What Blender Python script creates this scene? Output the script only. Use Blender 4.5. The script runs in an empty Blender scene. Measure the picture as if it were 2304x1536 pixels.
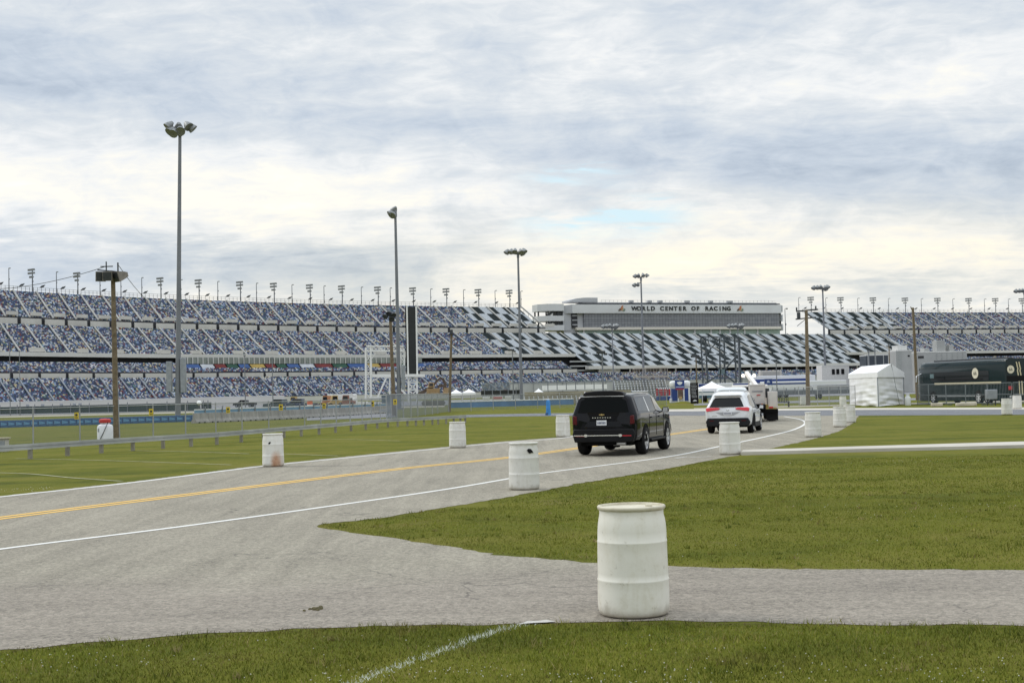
import bpy, bmesh, math, random
import numpy as np
from mathutils import Vector, Matrix
from mathutils.geometry import tessellate_polygon
rnd = random.Random(7)
SC = bpy.context.scene
COL = SC.collection
PI = math.pi

# ------------------------------------------------------------------ camera
F, CU, CV, EYE = 3072.0, 1152.0, 768.0, 1.82
PITCH, ROLL = math.atan(116.4 / F), math.radians(1.375)
cam_d = bpy.data.cameras.new("camera")
cam = bpy.data.objects.new("camera", cam_d)
COL.objects.link(cam)
RM = Matrix.Rotation(PI / 2 + PITCH, 3, 'X') @ Matrix.Rotation(-ROLL, 3, 'Z')
cam.matrix_world = Matrix.Translation((0, 0, EYE)) @ RM.to_4x4()
cam_d.sensor_width = 36.0
cam_d.lens = 36.0 * F / 2304.0
cam_d.clip_start, cam_d.clip_end = 0.5, 12000
SC.camera = cam

def ray(u, v):
    return RM @ Vector(((u - CU) / F, -(v - CV) / F, -1.0))
def G(u, v, z=0.0):                      # the ground point seen at a place in the photograph
    d = ray(u, v); k = (z - EYE) / d.z
    return Vector((d.x * k, d.y * k, z))
def A(u, v, D):                          # the point seen there at distance D
    d = ray(u, v); k = D / d.y
    return Vector((d.x * k, D, EYE + d.z * k))
def proj(p):
    q = RM.transposed() @ (Vector(p) - Vector((0, 0, EYE)))
    return CU + F * q.x / -q.z, CV - F * q.y / -q.z
def HZ(u): return 912.0 - 0.024 * u      # the horizon
def BASE(u, D):                          # ground point below column u at distance D
    p = A(u, HZ(u), D); p.z = 0; return p

# ------------------------------------------------------------------ materials
class NT:
    """terse node building"""
    def __init__(s, tree): s.t = tree; s.n = tree.nodes; s.l = tree.links
    def put(s, sock, val):
        if isinstance(val, bpy.types.NodeSocket): s.l.new(val, sock)
        elif isinstance(val, bpy.types.Node): s.l.new(val.outputs[0], sock)
        elif val is not None:
            try: sock.default_value = val
            except Exception: sock.default_value = tuple(val) + (1.0,)
    def node(s, typ, ins=None, **at):
        n = s.n.new(typ)
        for k, v in at.items(): setattr(n, k, v)
        for k, v in (ins or {}).items(): s.put(n.inputs[k], v)
        return n
    def m(s, op, a, b=None, c=None, clamp=False):
        n = s.n.new('ShaderNodeMath'); n.operation = op; n.use_clamp = clamp
        for i, v in enumerate((a, b, c)): s.put(n.inputs[i], v)
        return n.outputs[0]
    def noise(s, vec, scale, detail=4, rough=.55, dist=0.0):
        return s.node('ShaderNodeTexNoise', {'Vector': vec, 'Scale': scale, 'Detail': detail, 'Roughness': rough, 'Distortion': dist}).outputs[0]
    def ramp(s, fac, stops, interp='LINEAR'):
        n = s.n.new('ShaderNodeValToRGB'); s.put(n.inputs[0], fac)
        cr = n.color_ramp; cr.interpolation = interp
        while len(cr.elements) > 1: cr.elements.remove(cr.elements[-1])
        for i, (p, c) in enumerate(stops):
            e = cr.elements[0] if i == 0 else cr.elements.new(p)
            e.position = p; e.color = (*c, 1) if len(c) == 3 else c
        return n.outputs[0]
    def mix(s, fac, a, b, blend='MIX'):
        n = s.n.new('ShaderNodeMix'); n.data_type = 'RGBA'; n.blend_type = blend
        s.put(n.inputs[0], fac)
        s.put(n.inputs[6], (*a, 1) if isinstance(a, tuple) and len(a) == 3 else a)
        s.put(n.inputs[7], (*b, 1) if isinstance(b, tuple) and len(b) == 3 else b)
        return n.outputs[2]
    def mapr(s, v, a, b, c=0.0, d=1.0, smooth=True):
        n = s.n.new('ShaderNodeMapRange'); n.interpolation_type = 'SMOOTHSTEP' if smooth else 'LINEAR'
        for i, x in enumerate((v, a, b, c, d)): s.put(n.inputs[i], x)
        return n.outputs[0]
    def scale(s, vec, sc):
        return s.node('ShaderNodeMapping', {'Vector': vec, 'Scale': sc}).outputs[0]

def new_mat(name):
    m = bpy.data.materials.new(name); m.use_nodes = True
    nt = NT(m.node_tree); b = m.node_tree.nodes['Principled BSDF']
    return m, nt, b
MC = {}
def mat(name, col, rough=.6, metal=0.0, var=.12, vs=3.0, spec=.5, coat=0.0, bump=0.0):
    """plain surface with a slight mottling of its own colour"""
    if name in MC: return MC[name]
    m, nt, b = new_mat(name)
    tc = nt.node('ShaderNodeTexCoord')
    n = nt.noise(tc.outputs['Object'], vs, 5, .6)
    lo = tuple(c * (1 - var) for c in col); hi = tuple(min(1, c * (1 + var)) for c in col)
    nt.put(b.inputs['Base Color'], nt.ramp(n, [(.3, lo), (.7, hi)]))
    b.inputs['Roughness'].default_value = rough
    b.inputs['Metallic'].default_value = metal
    b.inputs['Specular IOR Level'].default_value = spec
    b.inputs['Coat Weight'].default_value = coat
    if bump:
        bn = nt.node('ShaderNodeBump', {'Height': n, 'Strength': bump, 'Distance': .02})
        nt.put(b.inputs['Normal'], bn)
    MC[name] = m
    return m

# ------------------------------------------------------------------ mesh building
class MB:
    def __init__(s): s.v = []; s.f = []; s.uv = []; s.mi = []
    def face(s, pts, uv=None, mi=0):
        i = len(s.v); s.v.extend(tuple(p) for p in pts)
        s.f.append(tuple(range(i, i + len(pts)))); s.uv.append(uv or [(0, 0)] * len(pts)); s.mi.append(mi); return s
    def mesh(s, vs, fs):
        i = len(s.v); s.v.extend(tuple(p) for p in vs)
        for f in fs: s.f.append(tuple(i + k for k in f)); s.uv.append([(0, 0)] * len(f)); s.mi.append(0)
        return s
    def box(s, c, d, rz=0.0, taper=1.0):
        x, y, z = (k / 2 for k in d); vs = []
        co, si = math.cos(rz), math.sin(rz)
        for sz in (-1, 1):
            t = taper if sz > 0 else 1
            for sx, sy in ((-1, -1), (1, -1), (1, 1), (-1, 1)):
                px, py = sx * x * t, sy * y * t
                vs.append((c[0] + px * co - py * si, c[1] + px * si + py * co, c[2] + sz * z))
        return s.mesh(vs, [(0, 3, 2, 1), (4, 5, 6, 7), (0, 1, 5, 4), (1, 2, 6, 5), (2, 3, 7, 6), (3, 0, 4, 7)])
    def bar(s, p, q, w, h=None, up=(0, 0, 1)):
        p, q = Vector(p), Vector(q); h = h or w; d = (q - p).normalized(); up = Vector(up)
        if abs(d.dot(up)) > .98: up = Vector((1, 0, 0))
        a = d.cross(up).normalized(); b = a.cross(d); vs = []
        for e in (p, q):
            for i, j in ((-1, -1), (1, -1), (1, 1), (-1, 1)): vs.append(e + a * (i * w / 2) + b * (j * h / 2))
        return s.mesh(vs, [(0, 1, 2, 3), (7, 6, 5, 4), (0, 4, 5, 1), (1, 5, 6, 2), (2, 6, 7, 3), (3, 7, 4, 0)])
    def tube(s, p, q, r, r2=None, n=10):
        p, q = Vector(p), Vector(q); r2 = r if r2 is None else r2; d = (q - p).normalized()
        up = Vector((0, 0, 1)) if abs(d.z) < .95 else Vector((1, 0, 0))
        a = d.cross(up).normalized(); b = a.cross(d); vs = []
        for e, rr in ((p, r), (q, r2)):
            for k in range(n):
                t = 2 * PI * k / n; vs.append(e + (a * math.cos(t) + b * math.sin(t)) * rr)
        fs = [(k, (k + 1) % n, n + (k + 1) % n, n + k) for k in range(n)]
        return s.mesh(vs, fs + [tuple(range(n))[::-1], tuple(range(n, 2 * n))])
    def lathe(s, prof, n=32, M=None):
        vs = []; M = M or Matrix.Identity(4)
        for r, z in prof:
            for k in range(n):
                t = 2 * PI * k / n; vs.append(M @ Vector((r * math.cos(t), r * math.sin(t), z)))
        fs = []
        for i in range(len(prof) - 1):
            for k in range(n):
                fs.append((i * n + k, i * n + (k + 1) % n, (i + 1) * n + (k + 1) % n, (i + 1) * n + k))
        return s.mesh(vs, fs)
    def prism(s, poly, M, depth):
        """poly in 2D (x, y) -> M @ (x, y, 0..depth)"""
        n = len(poly)
        vs = [M @ Vector((x, y, 0)) for x, y in poly] + [M @ Vector((x, y, depth)) for x, y in poly]
        fs = [(k, (k + 1) % n, n + (k + 1) % n, n + k) for k in range(n)]
        tri = tessellate_polygon([[Vector((x, y, 0)) for x, y in poly]])
        fs += [tuple(t)[::-1] for t in tri] + [tuple(n + i for i in t) for t in tri]
        return s.mesh(vs, fs)
    def loft(s, rings, cap=True, closed=True):
        n = len(rings[0]); vs = [p for r in rings for p in r]; fs = []
        for i in range(len(rings) - 1):
            for k in range(n if closed else n - 1):
                fs.append((i * n + k, i * n + (k + 1) % n, (i + 1) * n + (k + 1) % n, (i + 1) * n + k))
        if cap: fs += [tuple(range(n))[::-1], tuple(range((len(rings) - 1) * n, len(rings) * n))]
        return s.mesh(vs, fs)
    def build(s, name, m, parent=None, smooth=None, bevel=0.0, loc=None, merge=False):
        me = bpy.data.meshes.new(name)
        me.from_pydata([tuple(p) for p in s.v], [], s.f)
        if any(any(c != (0, 0) for c in u) for u in s.uv):
            ul = me.uv_layers.new(name='uv')
            flat = [c for u in s.uv for p in u for c in p]
            ul.data.foreach_set('uv', flat)
        if isinstance(m, (list, tuple)):
            for k in m: me.materials.append(k)
            me.polygons.foreach_set('material_index', s.mi)
        elif m: me.materials.append(m)
        if merge or smooth or bevel:
            bm = bmesh.new(); bm.from_mesh(me)
            bmesh.ops.remove_doubles(bm, verts=bm.verts, dist=1e-4)
            bmesh.ops.recalc_face_normals(bm, faces=bm.faces)
            bm.to_mesh(me); bm.free()
        if smooth:
            for p in me.polygons: p.use_smooth = True
            me.set_sharp_from_angle(angle=math.radians(smooth))
        me.update()
        o = bpy.data.objects.new(name, me); COL.objects.link(o)
        if parent: o.parent = parent
        if loc is not None: o.location = loc
        if bevel:
            b = o.modifiers.new('bevel', 'BEVEL'); b.width = bevel; b.segments = 2; b.limit_method = 'ANGLE'
            for p in me.polygons: p.use_smooth = True
            me.set_sharp_from_angle(angle=math.radians(40))
        return o

def tag(o, label, cat, group=None):
    o['label'] = label; o['category'] = cat
    if group: o['group'] = group
    return o
def thing(name, label, cat, loc=(0, 0, 0), rz=0.0, group=None):
    o = bpy.data.objects.new(name, None); COL.objects.link(o)
    o.empty_display_size = .2
    o.location = loc; o.rotation_euler = (0, 0, rz)
    return tag(o, label, cat, group)
def struct(o, kind='structure'):
    o['kind'] = kind; return o
def dup(root, loc, rz=0.0, label=None, group=None, sc=None):
    r = root.copy(); COL.objects.link(r); r.location = loc; r.rotation_euler = (0, 0, rz)
    if sc: r.scale = sc
    if label: r['label'] = label
    if group: r['group'] = group
    for ch in root.children:
        c = ch.copy(); COL.objects.link(c); c.parent = r
        for g in ch.children:
            d = g.copy(); COL.objects.link(d); d.parent = c
    return r
def text(s, size, depth, m, name, parent=None, M=None, bold=0.0, sx=1.0):
    cu = bpy.data.curves.new('t', 'FONT'); cu.body = s; cu.size = size; cu.extrude = depth / 2; cu.offset = bold
    cu.align_x = 'CENTER'; cu.align_y = 'CENTER'; cu.resolution_u = 3
    o = bpy.data.objects.new('t', cu); COL.objects.link(o)
    bpy.context.view_layer.update()
    me = bpy.data.meshes.new_from_object(o.evaluated_get(bpy.context.evaluated_depsgraph_get()))
    bpy.data.objects.remove(o); bpy.data.curves.remove(cu)
    if M is not None: me.transform(M @ Matrix.Diagonal((sx, 1, 1, 1)))
    me.name = name; me.materials.clear(); me.materials.append(m)
    ob = bpy.data.objects.new(name, me); COL.objects.link(ob)
    if parent: ob.parent = parent
    return ob
def catmull(pts, per=8):
    out = []; n = len(pts)
    for i in range(n - 1):
        p0, p1, p2, p3 = pts[max(i - 1, 0)], pts[i], pts[i + 1], pts[min(i + 2, n - 1)]
        for k in range(per):
            t = k / per
            out.append(p1 * (2 * t**3 - 3 * t**2 + 1) + p2 * (-2 * t**3 + 3 * t**2)
                       + (p2 - p0) * .5 * (t**3 - 2 * t**2 + t) + (p3 - p1) * .5 * (t**3 - t**2))
    out.append(pts[-1]); return out
ORD = ['first', 'second', 'third', 'fourth', 'fifth', 'sixth', 'seventh', 'eighth', 'ninth', 'tenth', 'eleventh', 'twelfth',
       'thirteenth', 'fourteenth', 'fifteenth', 'sixteenth', 'seventeenth', 'eighteenth', 'nineteenth', 'twentieth',
       'twenty-first', 'twenty-second', 'twenty-third', 'twenty-fourth', 'twenty-fifth', 'twenty-sixth', 'twenty-seventh', 'twenty-eighth', 'twenty-ninth', 'thirtieth']

# common materials
M_white = mat('white paint', (.74, .75, .74), .5, var=.06)
M_concrete = mat('pale concrete', (.42, .41, .38), .85, var=.2, vs=1.2)
M_galv = mat('galvanised steel', (.30, .32, .35), .5, .6, var=.15)
M_mast = mat('mast steel', (.18, .19, .21), .6, .2, var=.12, vs=.6)
M_dark = mat('dark steel', (.045, .05, .055), .5, .3)
M_black = mat('black plastic', (.008, .008, .009), .5, var=.2, spec=.15)
M_rubber = mat('tyre rubber', (.010, .010, .011), .85, var=.2, spec=.2)
M_wood = mat('weathered timber', (.155, .12, .075), .9, var=.35, vs=6, bump=.3)
M_alu = mat('aluminium', (.62, .63, .65), .35, .8, var=.08)
M_lens = mat('lamp glass', (.16, .18, .20), .25)
M_fixture = mat('floodlight housing', (.22, .23, .23), .5, .4, var=.3, vs=5)
M_blue = mat('blue plastic', (.02, .10, .26), .5, var=.2)
M_yellow = mat('safety yellow', (.62, .46, .03), .6, var=.12)
M_red = mat('red plastic', (.45, .035, .03), .5)
# ------------------------------------------------------------------ sky and light
W = bpy.data.worlds.new("World"); SC.world = W; W.use_nodes = True
nt = NT(W.node_tree); nt.n.clear()
SUN_EL, SUN_AZ = math.radians(38), math.radians(-62)      # azimuth from +Y towards +X
sky = nt.node('ShaderNodeTexSky', sky_type='NISHITA', sun_disc=False, sun_elevation=SUN_EL, sun_rotation=SUN_AZ, air_density=1.0, dust_density=1.0)
tc = nt.node('ShaderNodeTexCoord')
sp = nt.node('ShaderNodeSeparateXYZ', {0: tc.outputs['Generated']})
X, Y, Z = sp.outputs
zc = nt.m('MAXIMUM', Z, 0.0)
k = nt.m('DIVIDE', 1.0, nt.m('ADD', zc, .10))
flat = nt.node('ShaderNodeCombineXYZ', {0: nt.m('MULTIPLY', X, k), 1: nt.m('MULTIPLY', Y, k), 2: 0.0}).outputs[0]
hor = nt.m('SQRT', nt.m('ADD', nt.m('MULTIPLY', X, X), nt.m('MULTIPLY', Y, Y)))
el = nt.m('DIVIDE', zc, nt.m('MAXIMUM', hor, .05))
az = nt.m('ARCTAN2', X, Y)
n_big = nt.noise(flat, .55, 5, .5, .4)
n_mid = nt.noise(nt.scale(flat, (1.2, 2.0, 1)), 1.5, 8, .6, .7)
n_fine = nt.noise(nt.scale(flat, (1.0, 1.6, 1)), 5.0, 8, .62, .5)
wob = nt.m('MULTIPLY', nt.m('SUBTRACT', n_mid, .5), .055)
elw = nt.m('ADD', el, wob)
def band(c, w):                     # soft layer of cloud at elevation c
    d = nt.m('DIVIDE', nt.m('SUBTRACT', elw, c), w)
    return nt.m('POWER', 2.718, nt.m('MULTIPLY', nt.m('MULTIPLY', d, d), -1.0))
def window(a, b, s=.08):            # azimuth range with soft ends
    return nt.m('MULTIPLY', nt.mapr(az, a - s, a + s), nt.mapr(az, b + s, b - s))
grey = nt.m('MULTIPLY', band(nt.m('ADD', .188, nt.m('MULTIPLY', az, -.115)), .036), .36)          # the long grey layer
grey2 = nt.m('MULTIPLY', nt.m('MULTIPLY', band(.096, .020), window(-.50, -.05)), .42)                # low bluish bank, left
grey3 = nt.m('MULTIPLY', nt.m('MULTIPLY', band(.066, .013), window(.10, .55)), .20)
grey4 = nt.m('MULTIPLY', nt.m('MULTIPLY', band(.130, .014), window(-.13, .02, .06)), .16)
lite = nt.m('MULTIPLY', nt.m('MULTIPLY', band(.150, .040), window(-.60, .0, .12)), .20)
lite2 = nt.m('MULTIPLY', nt.m('MULTIPLY', band(.088, .028), window(.02, .6, .1)), .15)
t = nt.m('ADD', .635, nt.m('MULTIPLY', nt.m('SUBTRACT', n_big, .5), .35))
t = nt.m('ADD', t, nt.m('MULTIPLY', nt.m('SUBTRACT', n_mid, .5), .45))
t = nt.m('ADD', t, nt.m('MULTIPLY', nt.m('SUBTRACT', n_fine, .5), .38))
tang = nt.node('ShaderNodeCombineXYZ', {0: az, 1: nt.m('MULTIPLY', el, 2.1), 2: 0.0}).outputs[0]
puff = nt.noise(tang, 11.0, 7, .58, .8)
t = nt.m('ADD', t, nt.m('MULTIPLY', nt.m('SUBTRACT', puff, .5), .80))
puff2 = nt.noise(nt.node('ShaderNodeCombineXYZ', {0: az, 1: nt.m('MULTIPLY', el, 2.6), 2: 3.0}).outputs[0], 30.0, 7, .62, 1.0)
t = nt.m('ADD', t, nt.m('MULTIPLY', nt.m('SUBTRACT', puff2, .5), .44))
topg = nt.m('MULTIPLY', nt.mapr(elw, .215, .275), .20)
for g in (grey, grey2, grey3, grey4, topg): t = nt.m('SUBTRACT', t, g)
t = nt.m('ADD', t, nt.m('ADD', lite, lite2))
cloud = nt.ramp(t, [(0.0, (.42, .495, .60)), (.24, (.55, .62, .71)), (.48, (.69, .735, .78)), (.66, (.83, .85, .865)), (.88, (.98, .955, .87)), (1.0, (1.0, .985, .92))])
warm = nt.m('MULTIPLY', nt.m('MULTIPLY', band(.080, .050), window(-.25, .7, .15)), .7)
cloud = nt.mix(warm, cloud, nt.mix(1.0, cloud, (1.05, .99, .86), 'MULTIPLY'))
zen = nt.m('ADD', 1.0, nt.m('MULTIPLY', nt.mapr(Z, .28, .85), 1.1))      # an overcast sky is brightest overhead
cloud = nt.node('ShaderNodeVectorMath', {0: cloud, 'Scale': nt.m('MULTIPLY', zen, 10.0)}, operation='SCALE').outputs[0]
clear = nt.node('ShaderNodeVectorMath', {0: sky.outputs[0], 'Scale': 1.35}, operation='SCALE').outputs[0]
brk = nt.mapr(n_mid, .40, .60, 1.25, .25)
elw = nt.m('ADD', el, nt.m('ADD', nt.m('MULTIPLY', nt.m('SUBTRACT', n_mid, .5), .05), nt.m('MULTIPLY', nt.m('SUBTRACT', n_fine, .5), .035)))
gap = nt.m('MULTIPLY', nt.m('MULTIPLY', nt.m('MULTIPLY', band(.122, .0085), window(.02, .12, .035)), 1.05), brk)
gap2 = nt.m('MULTIPLY', nt.m('MULTIPLY', nt.m('MULTIPLY', band(.156, .005), window(.02, .09, .03)), .8), brk)
gap = nt.m('ADD', gap, gap2, clamp=True)
holes = nt.mapr(n_big, .30, .22, 0, .45)
gap = nt.m('MAXIMUM', gap, holes)
clear = nt.mix(.78, clear, (7.0, 8.8, 9.5, 1))
col = nt.mix(gap, cloud, clear)
bg = nt.node('ShaderNodeBackground', {'Color': col, 'Strength': .1})
nt.l.new(bg.outputs[0], nt.node('ShaderNodeOutputWorld').inputs[0])
sl = bpy.data.lights.new('sun', 'SUN'); sl.energy = 1.1; sl.angle = math.radians(14); sl.color = (1, .95, .87)
so = bpy.data.objects.new('sun', sl); COL.objects.link(so)
sd = Vector((math.sin(SUN_AZ) * math.cos(SUN_EL), math.cos(SUN_AZ) * math.cos(SUN_EL), math.sin(SUN_EL)))
so.rotation_euler = sd.to_track_quat('Z', 'Y').to_euler()
SC.view_settings.view_transform = 'Standard'; SC.view_settings.look = 'None'
SC.view_settings.exposure = 0.10; SC.view_settings.gamma = 1.0

# ------------------------------------------------------------------ ground
def m_grass():
    m, nt, b = new_mat('mown grass'); g = nt.node('ShaderNodeNewGeometry'); P = g.outputs['Position']
    n1 = nt.noise(P, .22, 6, .62, .3); n2 = nt.noise(nt.scale(P, (1, .45, 1)), 1.3, 6, .65); n3 = nt.noise(P, 22, 4, .7)
    n4 = nt.noise(nt.scale(P, (.12, 1.0, 1)), .55, 4, .6)
    t = nt.m('ADD', nt.m('MULTIPLY', n1, .45), nt.m('ADD', nt.m('MULTIPLY', n2, .35), nt.m('MULTIPLY', n3, .38)))
    t = nt.m('ADD', t, nt.m('MULTIPLY', nt.m('SUBTRACT', n4, .5), .60))
    c = nt.ramp(t, [(.34, (.047, .056, .008)), (.48, (.088, .101, .011)), (.60, (.128, .132, .015)), (.76, (.165, .152, .030))])
    dry = nt.mapr(nt.noise(P, .35, 5, .6, .5), .60, .74, 0, .55)
    c = nt.mix(dry, c, (.15, .118, .048))
    nt.put(b.inputs['Base Color'], c); b.inputs['Roughness'].default_value = .95; b.inputs['Specular IOR Level'].default_value = .1
    bn = nt.node('ShaderNodeBump', {'Height': n3, 'Strength': .7, 'Distance': .06}); nt.put(b.inputs['Normal'], bn)
    return m
def m_asphalt(name, base, pink, dark=1.0):
    m, nt, b = new_mat(name); g = nt.node('ShaderNodeNewGeometry'); P = g.outputs['Position']
    sp = nt.node('ShaderNodeSeparateXYZ', {0: P})
    agg = nt.noise(P, 55, 3, .75); agg2 = nt.noise(P, 18, 5, .7)
    big = nt.noise(P, .30, 6, .62, .6)
    rot = nt.node('ShaderNodeMapping', {'Vector': P, 'Rotation': (0, 0, math.radians(23)), 'Scale': (3.0, .16, 1)}).outputs[0]
    lane = nt.noise(rot, 1.0, 5, .6)
    hrz = nt.noise(nt.scale(P, (.16, 2.2, 1)), 1.0, 6, .65)
    near = nt.mapr(nt.m('ADD', sp.outputs[1], nt.m('MULTIPLY', big, 3.0)), 16.5, 14.0)
    streak = nt.mix(near, lane, hrz)
    c = nt.mix(near, base, pink)
    t = nt.m('ADD', nt.m('MULTIPLY', nt.m('SUBTRACT', agg, .5), 1.5), nt.m('MULTIPLY', nt.m('SUBTRACT', agg2, .5), .65))
    t = nt.m('ADD', t, nt.m('MULTIPLY', nt.m('SUBTRACT', big, .5), .45))
    t = nt.m('ADD', t, nt.m('MULTIPLY', nt.m('SUBTRACT', streak, .5), .7))
    grit = nt.node('ShaderNodeTexVoronoi', {'Vector': P, 'Scale': 30.0}); gs = nt.node('ShaderNodeSeparateXYZ', {0: grit.outputs[1]})
    grit2 = nt.noise(P, 7.5, 6, .72)
    t = nt.m('ADD', t, nt.m('ADD', nt.m('MULTIPLY', nt.m('SUBTRACT', gs.outputs[0], .5), .42), nt.m('MULTIPLY', nt.m('SUBTRACT', grit2, .5), .42)))
    f = nt.m('ADD', 1.0, nt.m('MULTIPLY', t, 1.05))
    c = nt.node('ShaderNodeVectorMath', {0: c, 'Scale': f}, operation='SCALE').outputs[0]
    # wiggly hairline cracks and rubber marks
    vor = nt.node('ShaderNodeTexVoronoi', {'Vector': nt.node('ShaderNodeVectorMath', {0: P, 1: nt.node('ShaderNodeTexNoise', {'Vector': P, 'Scale': 1.2, 'Detail': 5}).outputs[1]}, operation='ADD').outputs[0], 'Scale': .22}, feature='DISTANCE_TO_EDGE')
    crack = nt.m('MULTIPLY', nt.mapr(vor.outputs[0], .006, .001), nt.mapr(nt.noise(P, .5, 3), .44, .58))
    c = nt.mix(nt.m('MULTIPLY', crack, .5), c, (.06, .055, .05))
    oil = nt.m('MULTIPLY', nt.mapr(nt.noise(nt.scale(P, (1, 1.3, 1)), .75, 6, .7, .8), .60, .74), .32)
    c = nt.mix(oil, c, (.13, .125, .115))
    nt.put(b.inputs['Base Color'], c); b.inputs['Roughness'].default_value = .9; b.inputs['Specular IOR Level'].default_value = .25
    bn = nt.node('ShaderNodeBump', {'Height': agg, 'Strength': .8, 'Distance': .02}); nt.put(b.inputs['Normal'], bn)
    return m
def m_paint(name, col, wear=.5, under=(.26, .25, .235)):
    m, nt, b = new_mat(name); g = nt.node('ShaderNodeNewGeometry'); P = g.outputs['Position']
    n = nt.noise(P, 30, 5, .75); n2 = nt.noise(P, 2.0, 4)
    t = nt.mapr(nt.m('ADD', n, nt.m('MULTIPLY', nt.m('SUBTRACT', n2, .5), .5)), wear - .22, wear + .12, 1, 0)
    nt.put(b.inputs['Base Color'], nt.mix(nt.m('MULTIPLY', t, .7 if under[0] > .255 else 1.0), col, under)); b.inputs['Roughness'].default_value = .8
    return m
def sheet(name, pts, m, z, jit=0.0, step=None, kind='structure'):
    pts = [Vector((p[0], p[1], 0)) for p in pts]; out = []
    for i, p in enumerate(pts):
        q = pts[(i + 1) % len(pts)]; L = (q - p).length
        k = max(1, min(120, int(L / step))) if step else 1
        for j in range(k):
            r = p.lerp(q, j / k)
            if jit:
                lf = math.sin(r.x * 2.1 + 1.7 * math.sin(r.y * 1.3)) * math.sin(r.y * 2.7 + r.x * .9) * jit * 1.6
                r += Vector((rnd.gauss(0, jit) + lf, rnd.gauss(0, jit) + lf, 0))
            out.append(r)
    tri = tessellate_polygon([out])
    mb = MB(); mb.mesh([(p.x, p.y, z) for p in out], [tuple(t) for t in tri])
    o = mb.build(name, m, merge=True)
    for p in o.data.polygons:
        if p.normal.z < 0: p.flip()
    return struct(o, kind)
def stripe(name, px, w, m, z, off=0.0, raw=False):
    pts = catmull([G(*p) for p in px] if not raw else [Vector((*p, 0)) for p in px], 10); mb = MB(); L, R = [], []
    for i, p in enumerate(pts):
        d = (pts[min(i + 1, len(pts) - 1)] - pts[max(i - 1, 0)]).normalized(); n = Vector((-d.y, d.x, 0))
        L.append(p + n * (off + w / 2)); R.append(p + n * (off - w / 2))
    for i in range(len(pts) - 1):
        mb.face([(R[i].x, R[i].y, z), (R[i + 1].x, R[i + 1].y, z), (L[i + 1].x, L[i + 1].y, z), (L[i].x, L[i].y, z)])
    return struct(mb.build(name, m))
MG = m_grass()
M_road = m_asphalt('sun bleached asphalt', (.282, .257, .204), (.268, .238, .196))
M_road2 = m_asphalt('grey asphalt', (.165, .170, .180), (.165, .170, .180))
mb = MB(); mb.box((0, 1500, -.25), (6000, 4000, .5)); struct(mb.build('ground', MG))
EDGE = 1
road_px = [(-300, 1149), (0, 1116), (300, 1083), (590, 1046), (800, 1025), (1000, 1005), (1130, 993), (1250, 984), (1320, 974), (1375, 957), (1385, 946), (1350, 936.5),
           (1600, 932.5), (1936, 932.5), (1928, 940), (1924, 949), (1905, 960), (1885, 971), (1832, 987), (1760, 1003), (1700, 1016), (1665, 1023), (1620, 1031), (1500, 1054), (1300, 1088),
           (1145, 1118), (950, 1150), (850, 1166), (770, 1174), (722, 1180), (712, 1184), (740, 1190), (800, 1198), (900, 1214), (1000, 1228), (1150, 1249), (1340, 1268),
           (1500, 1275), (1800, 1279), (2304, 1284), (2800, 1290), (2800, 1412), (2304, 1407), (1800, 1403), (1500, 1400), (1300, 1400), (1000, 1405), (700, 1412),
           (400, 1430), (200, 1446), (0, 1463), (-300, 1492)]
ROAD = [G(*p) for p in road_px]
sheet('road', ROAD, M_road, .004, .030, .16)
sheet('cross_road', [G(*p) for p in [(700, 961), (900, 947), (1050, 938.5), (1200, 936), (1400, 935), (1600, 934.5), (1930, 935), (2304, 933), (2800, 931),
      (2800, 919.5), (2304, 921.5), (1900, 922.5), (1500, 926), (1400, 928), (1200, 930), (1050, 933), (900, 942), (700, 955)]], M_road2, .010, .03, .8)
M_kerb = mat('bleached concrete', (.47, .44, .38), .9, var=.14, vs=.6)
sheet('concrete_edge_strip', [G(*p) for p in [(1430, 927.5), (1500, 925.8), (1900, 922.3), (2304, 921.3), (2800, 919.3), (2800, 914), (2304, 916.5), (1900, 918), (1500, 920.5), (1430, 923)]], M_kerb, .014)
def walk():
    lo = [G(*p) for p in [(1668, 1024), (1900, 1017.5), (2304, 1007.5), (2800, 996)]]
    hi = [G(*p) for p in [(2800, 987), (2304, 999.5), (1900, 1011.5), (1672, 1019)]]
    mb = MB(); pl = lo + hi; n = len(pl)
    mb.mesh([(p.x, p.y, .0) for p in pl] + [(p.x, p.y, .09) for p in pl], [(k, (k + 1) % n, n + (k + 1) % n, n + k) for k in range(n)] + [(n, n + 1, n + 6, n + 7), (n + 1, n + 2, n + 5, n + 6), (n + 2, n + 3, n + 4, n + 5)])
    struct(mb.build('concrete_path', M_kerb, merge=True))
walk()
M_wline = m_paint('white road paint', (.70, .69, .65), .36)
M_yline = m_paint('yellow road paint', (.74, .45, .09), .28)
stripe('road_edge_marking', [(-300, 1151), (0, 1118), (300, 1085.5), (590, 1049), (800, 1028), (1000, 1008), (1130, 996), (1250, 987), (1300, 980)], .16, M_wline, .009)
stripe('road_edge_marking', [(-300, 1282), (0, 1236), (400, 1186), (760, 1136.5), (1000, 1101.5), (1145, 1077), (1215, 1065), (1500, 1028), (1620, 1004), (1740, 978.5), (1790, 965), (1812, 952), (1800, 943.5), (1765, 937)], .13, M_wline, .009)
for s in (-1, 1):
    stripe('road_centre_marking', [(-300, 1207), (0, 1166), (400, 1116), (881, 1057), (1139, 1030), (1298, 1008.5), (1510, 977), (1600, 964)], .14, M_yline, .009, s * .14)
M_lime = mat('lime line on grass', (.30, .30, .17), .9, var=.4, vs=3)
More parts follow.
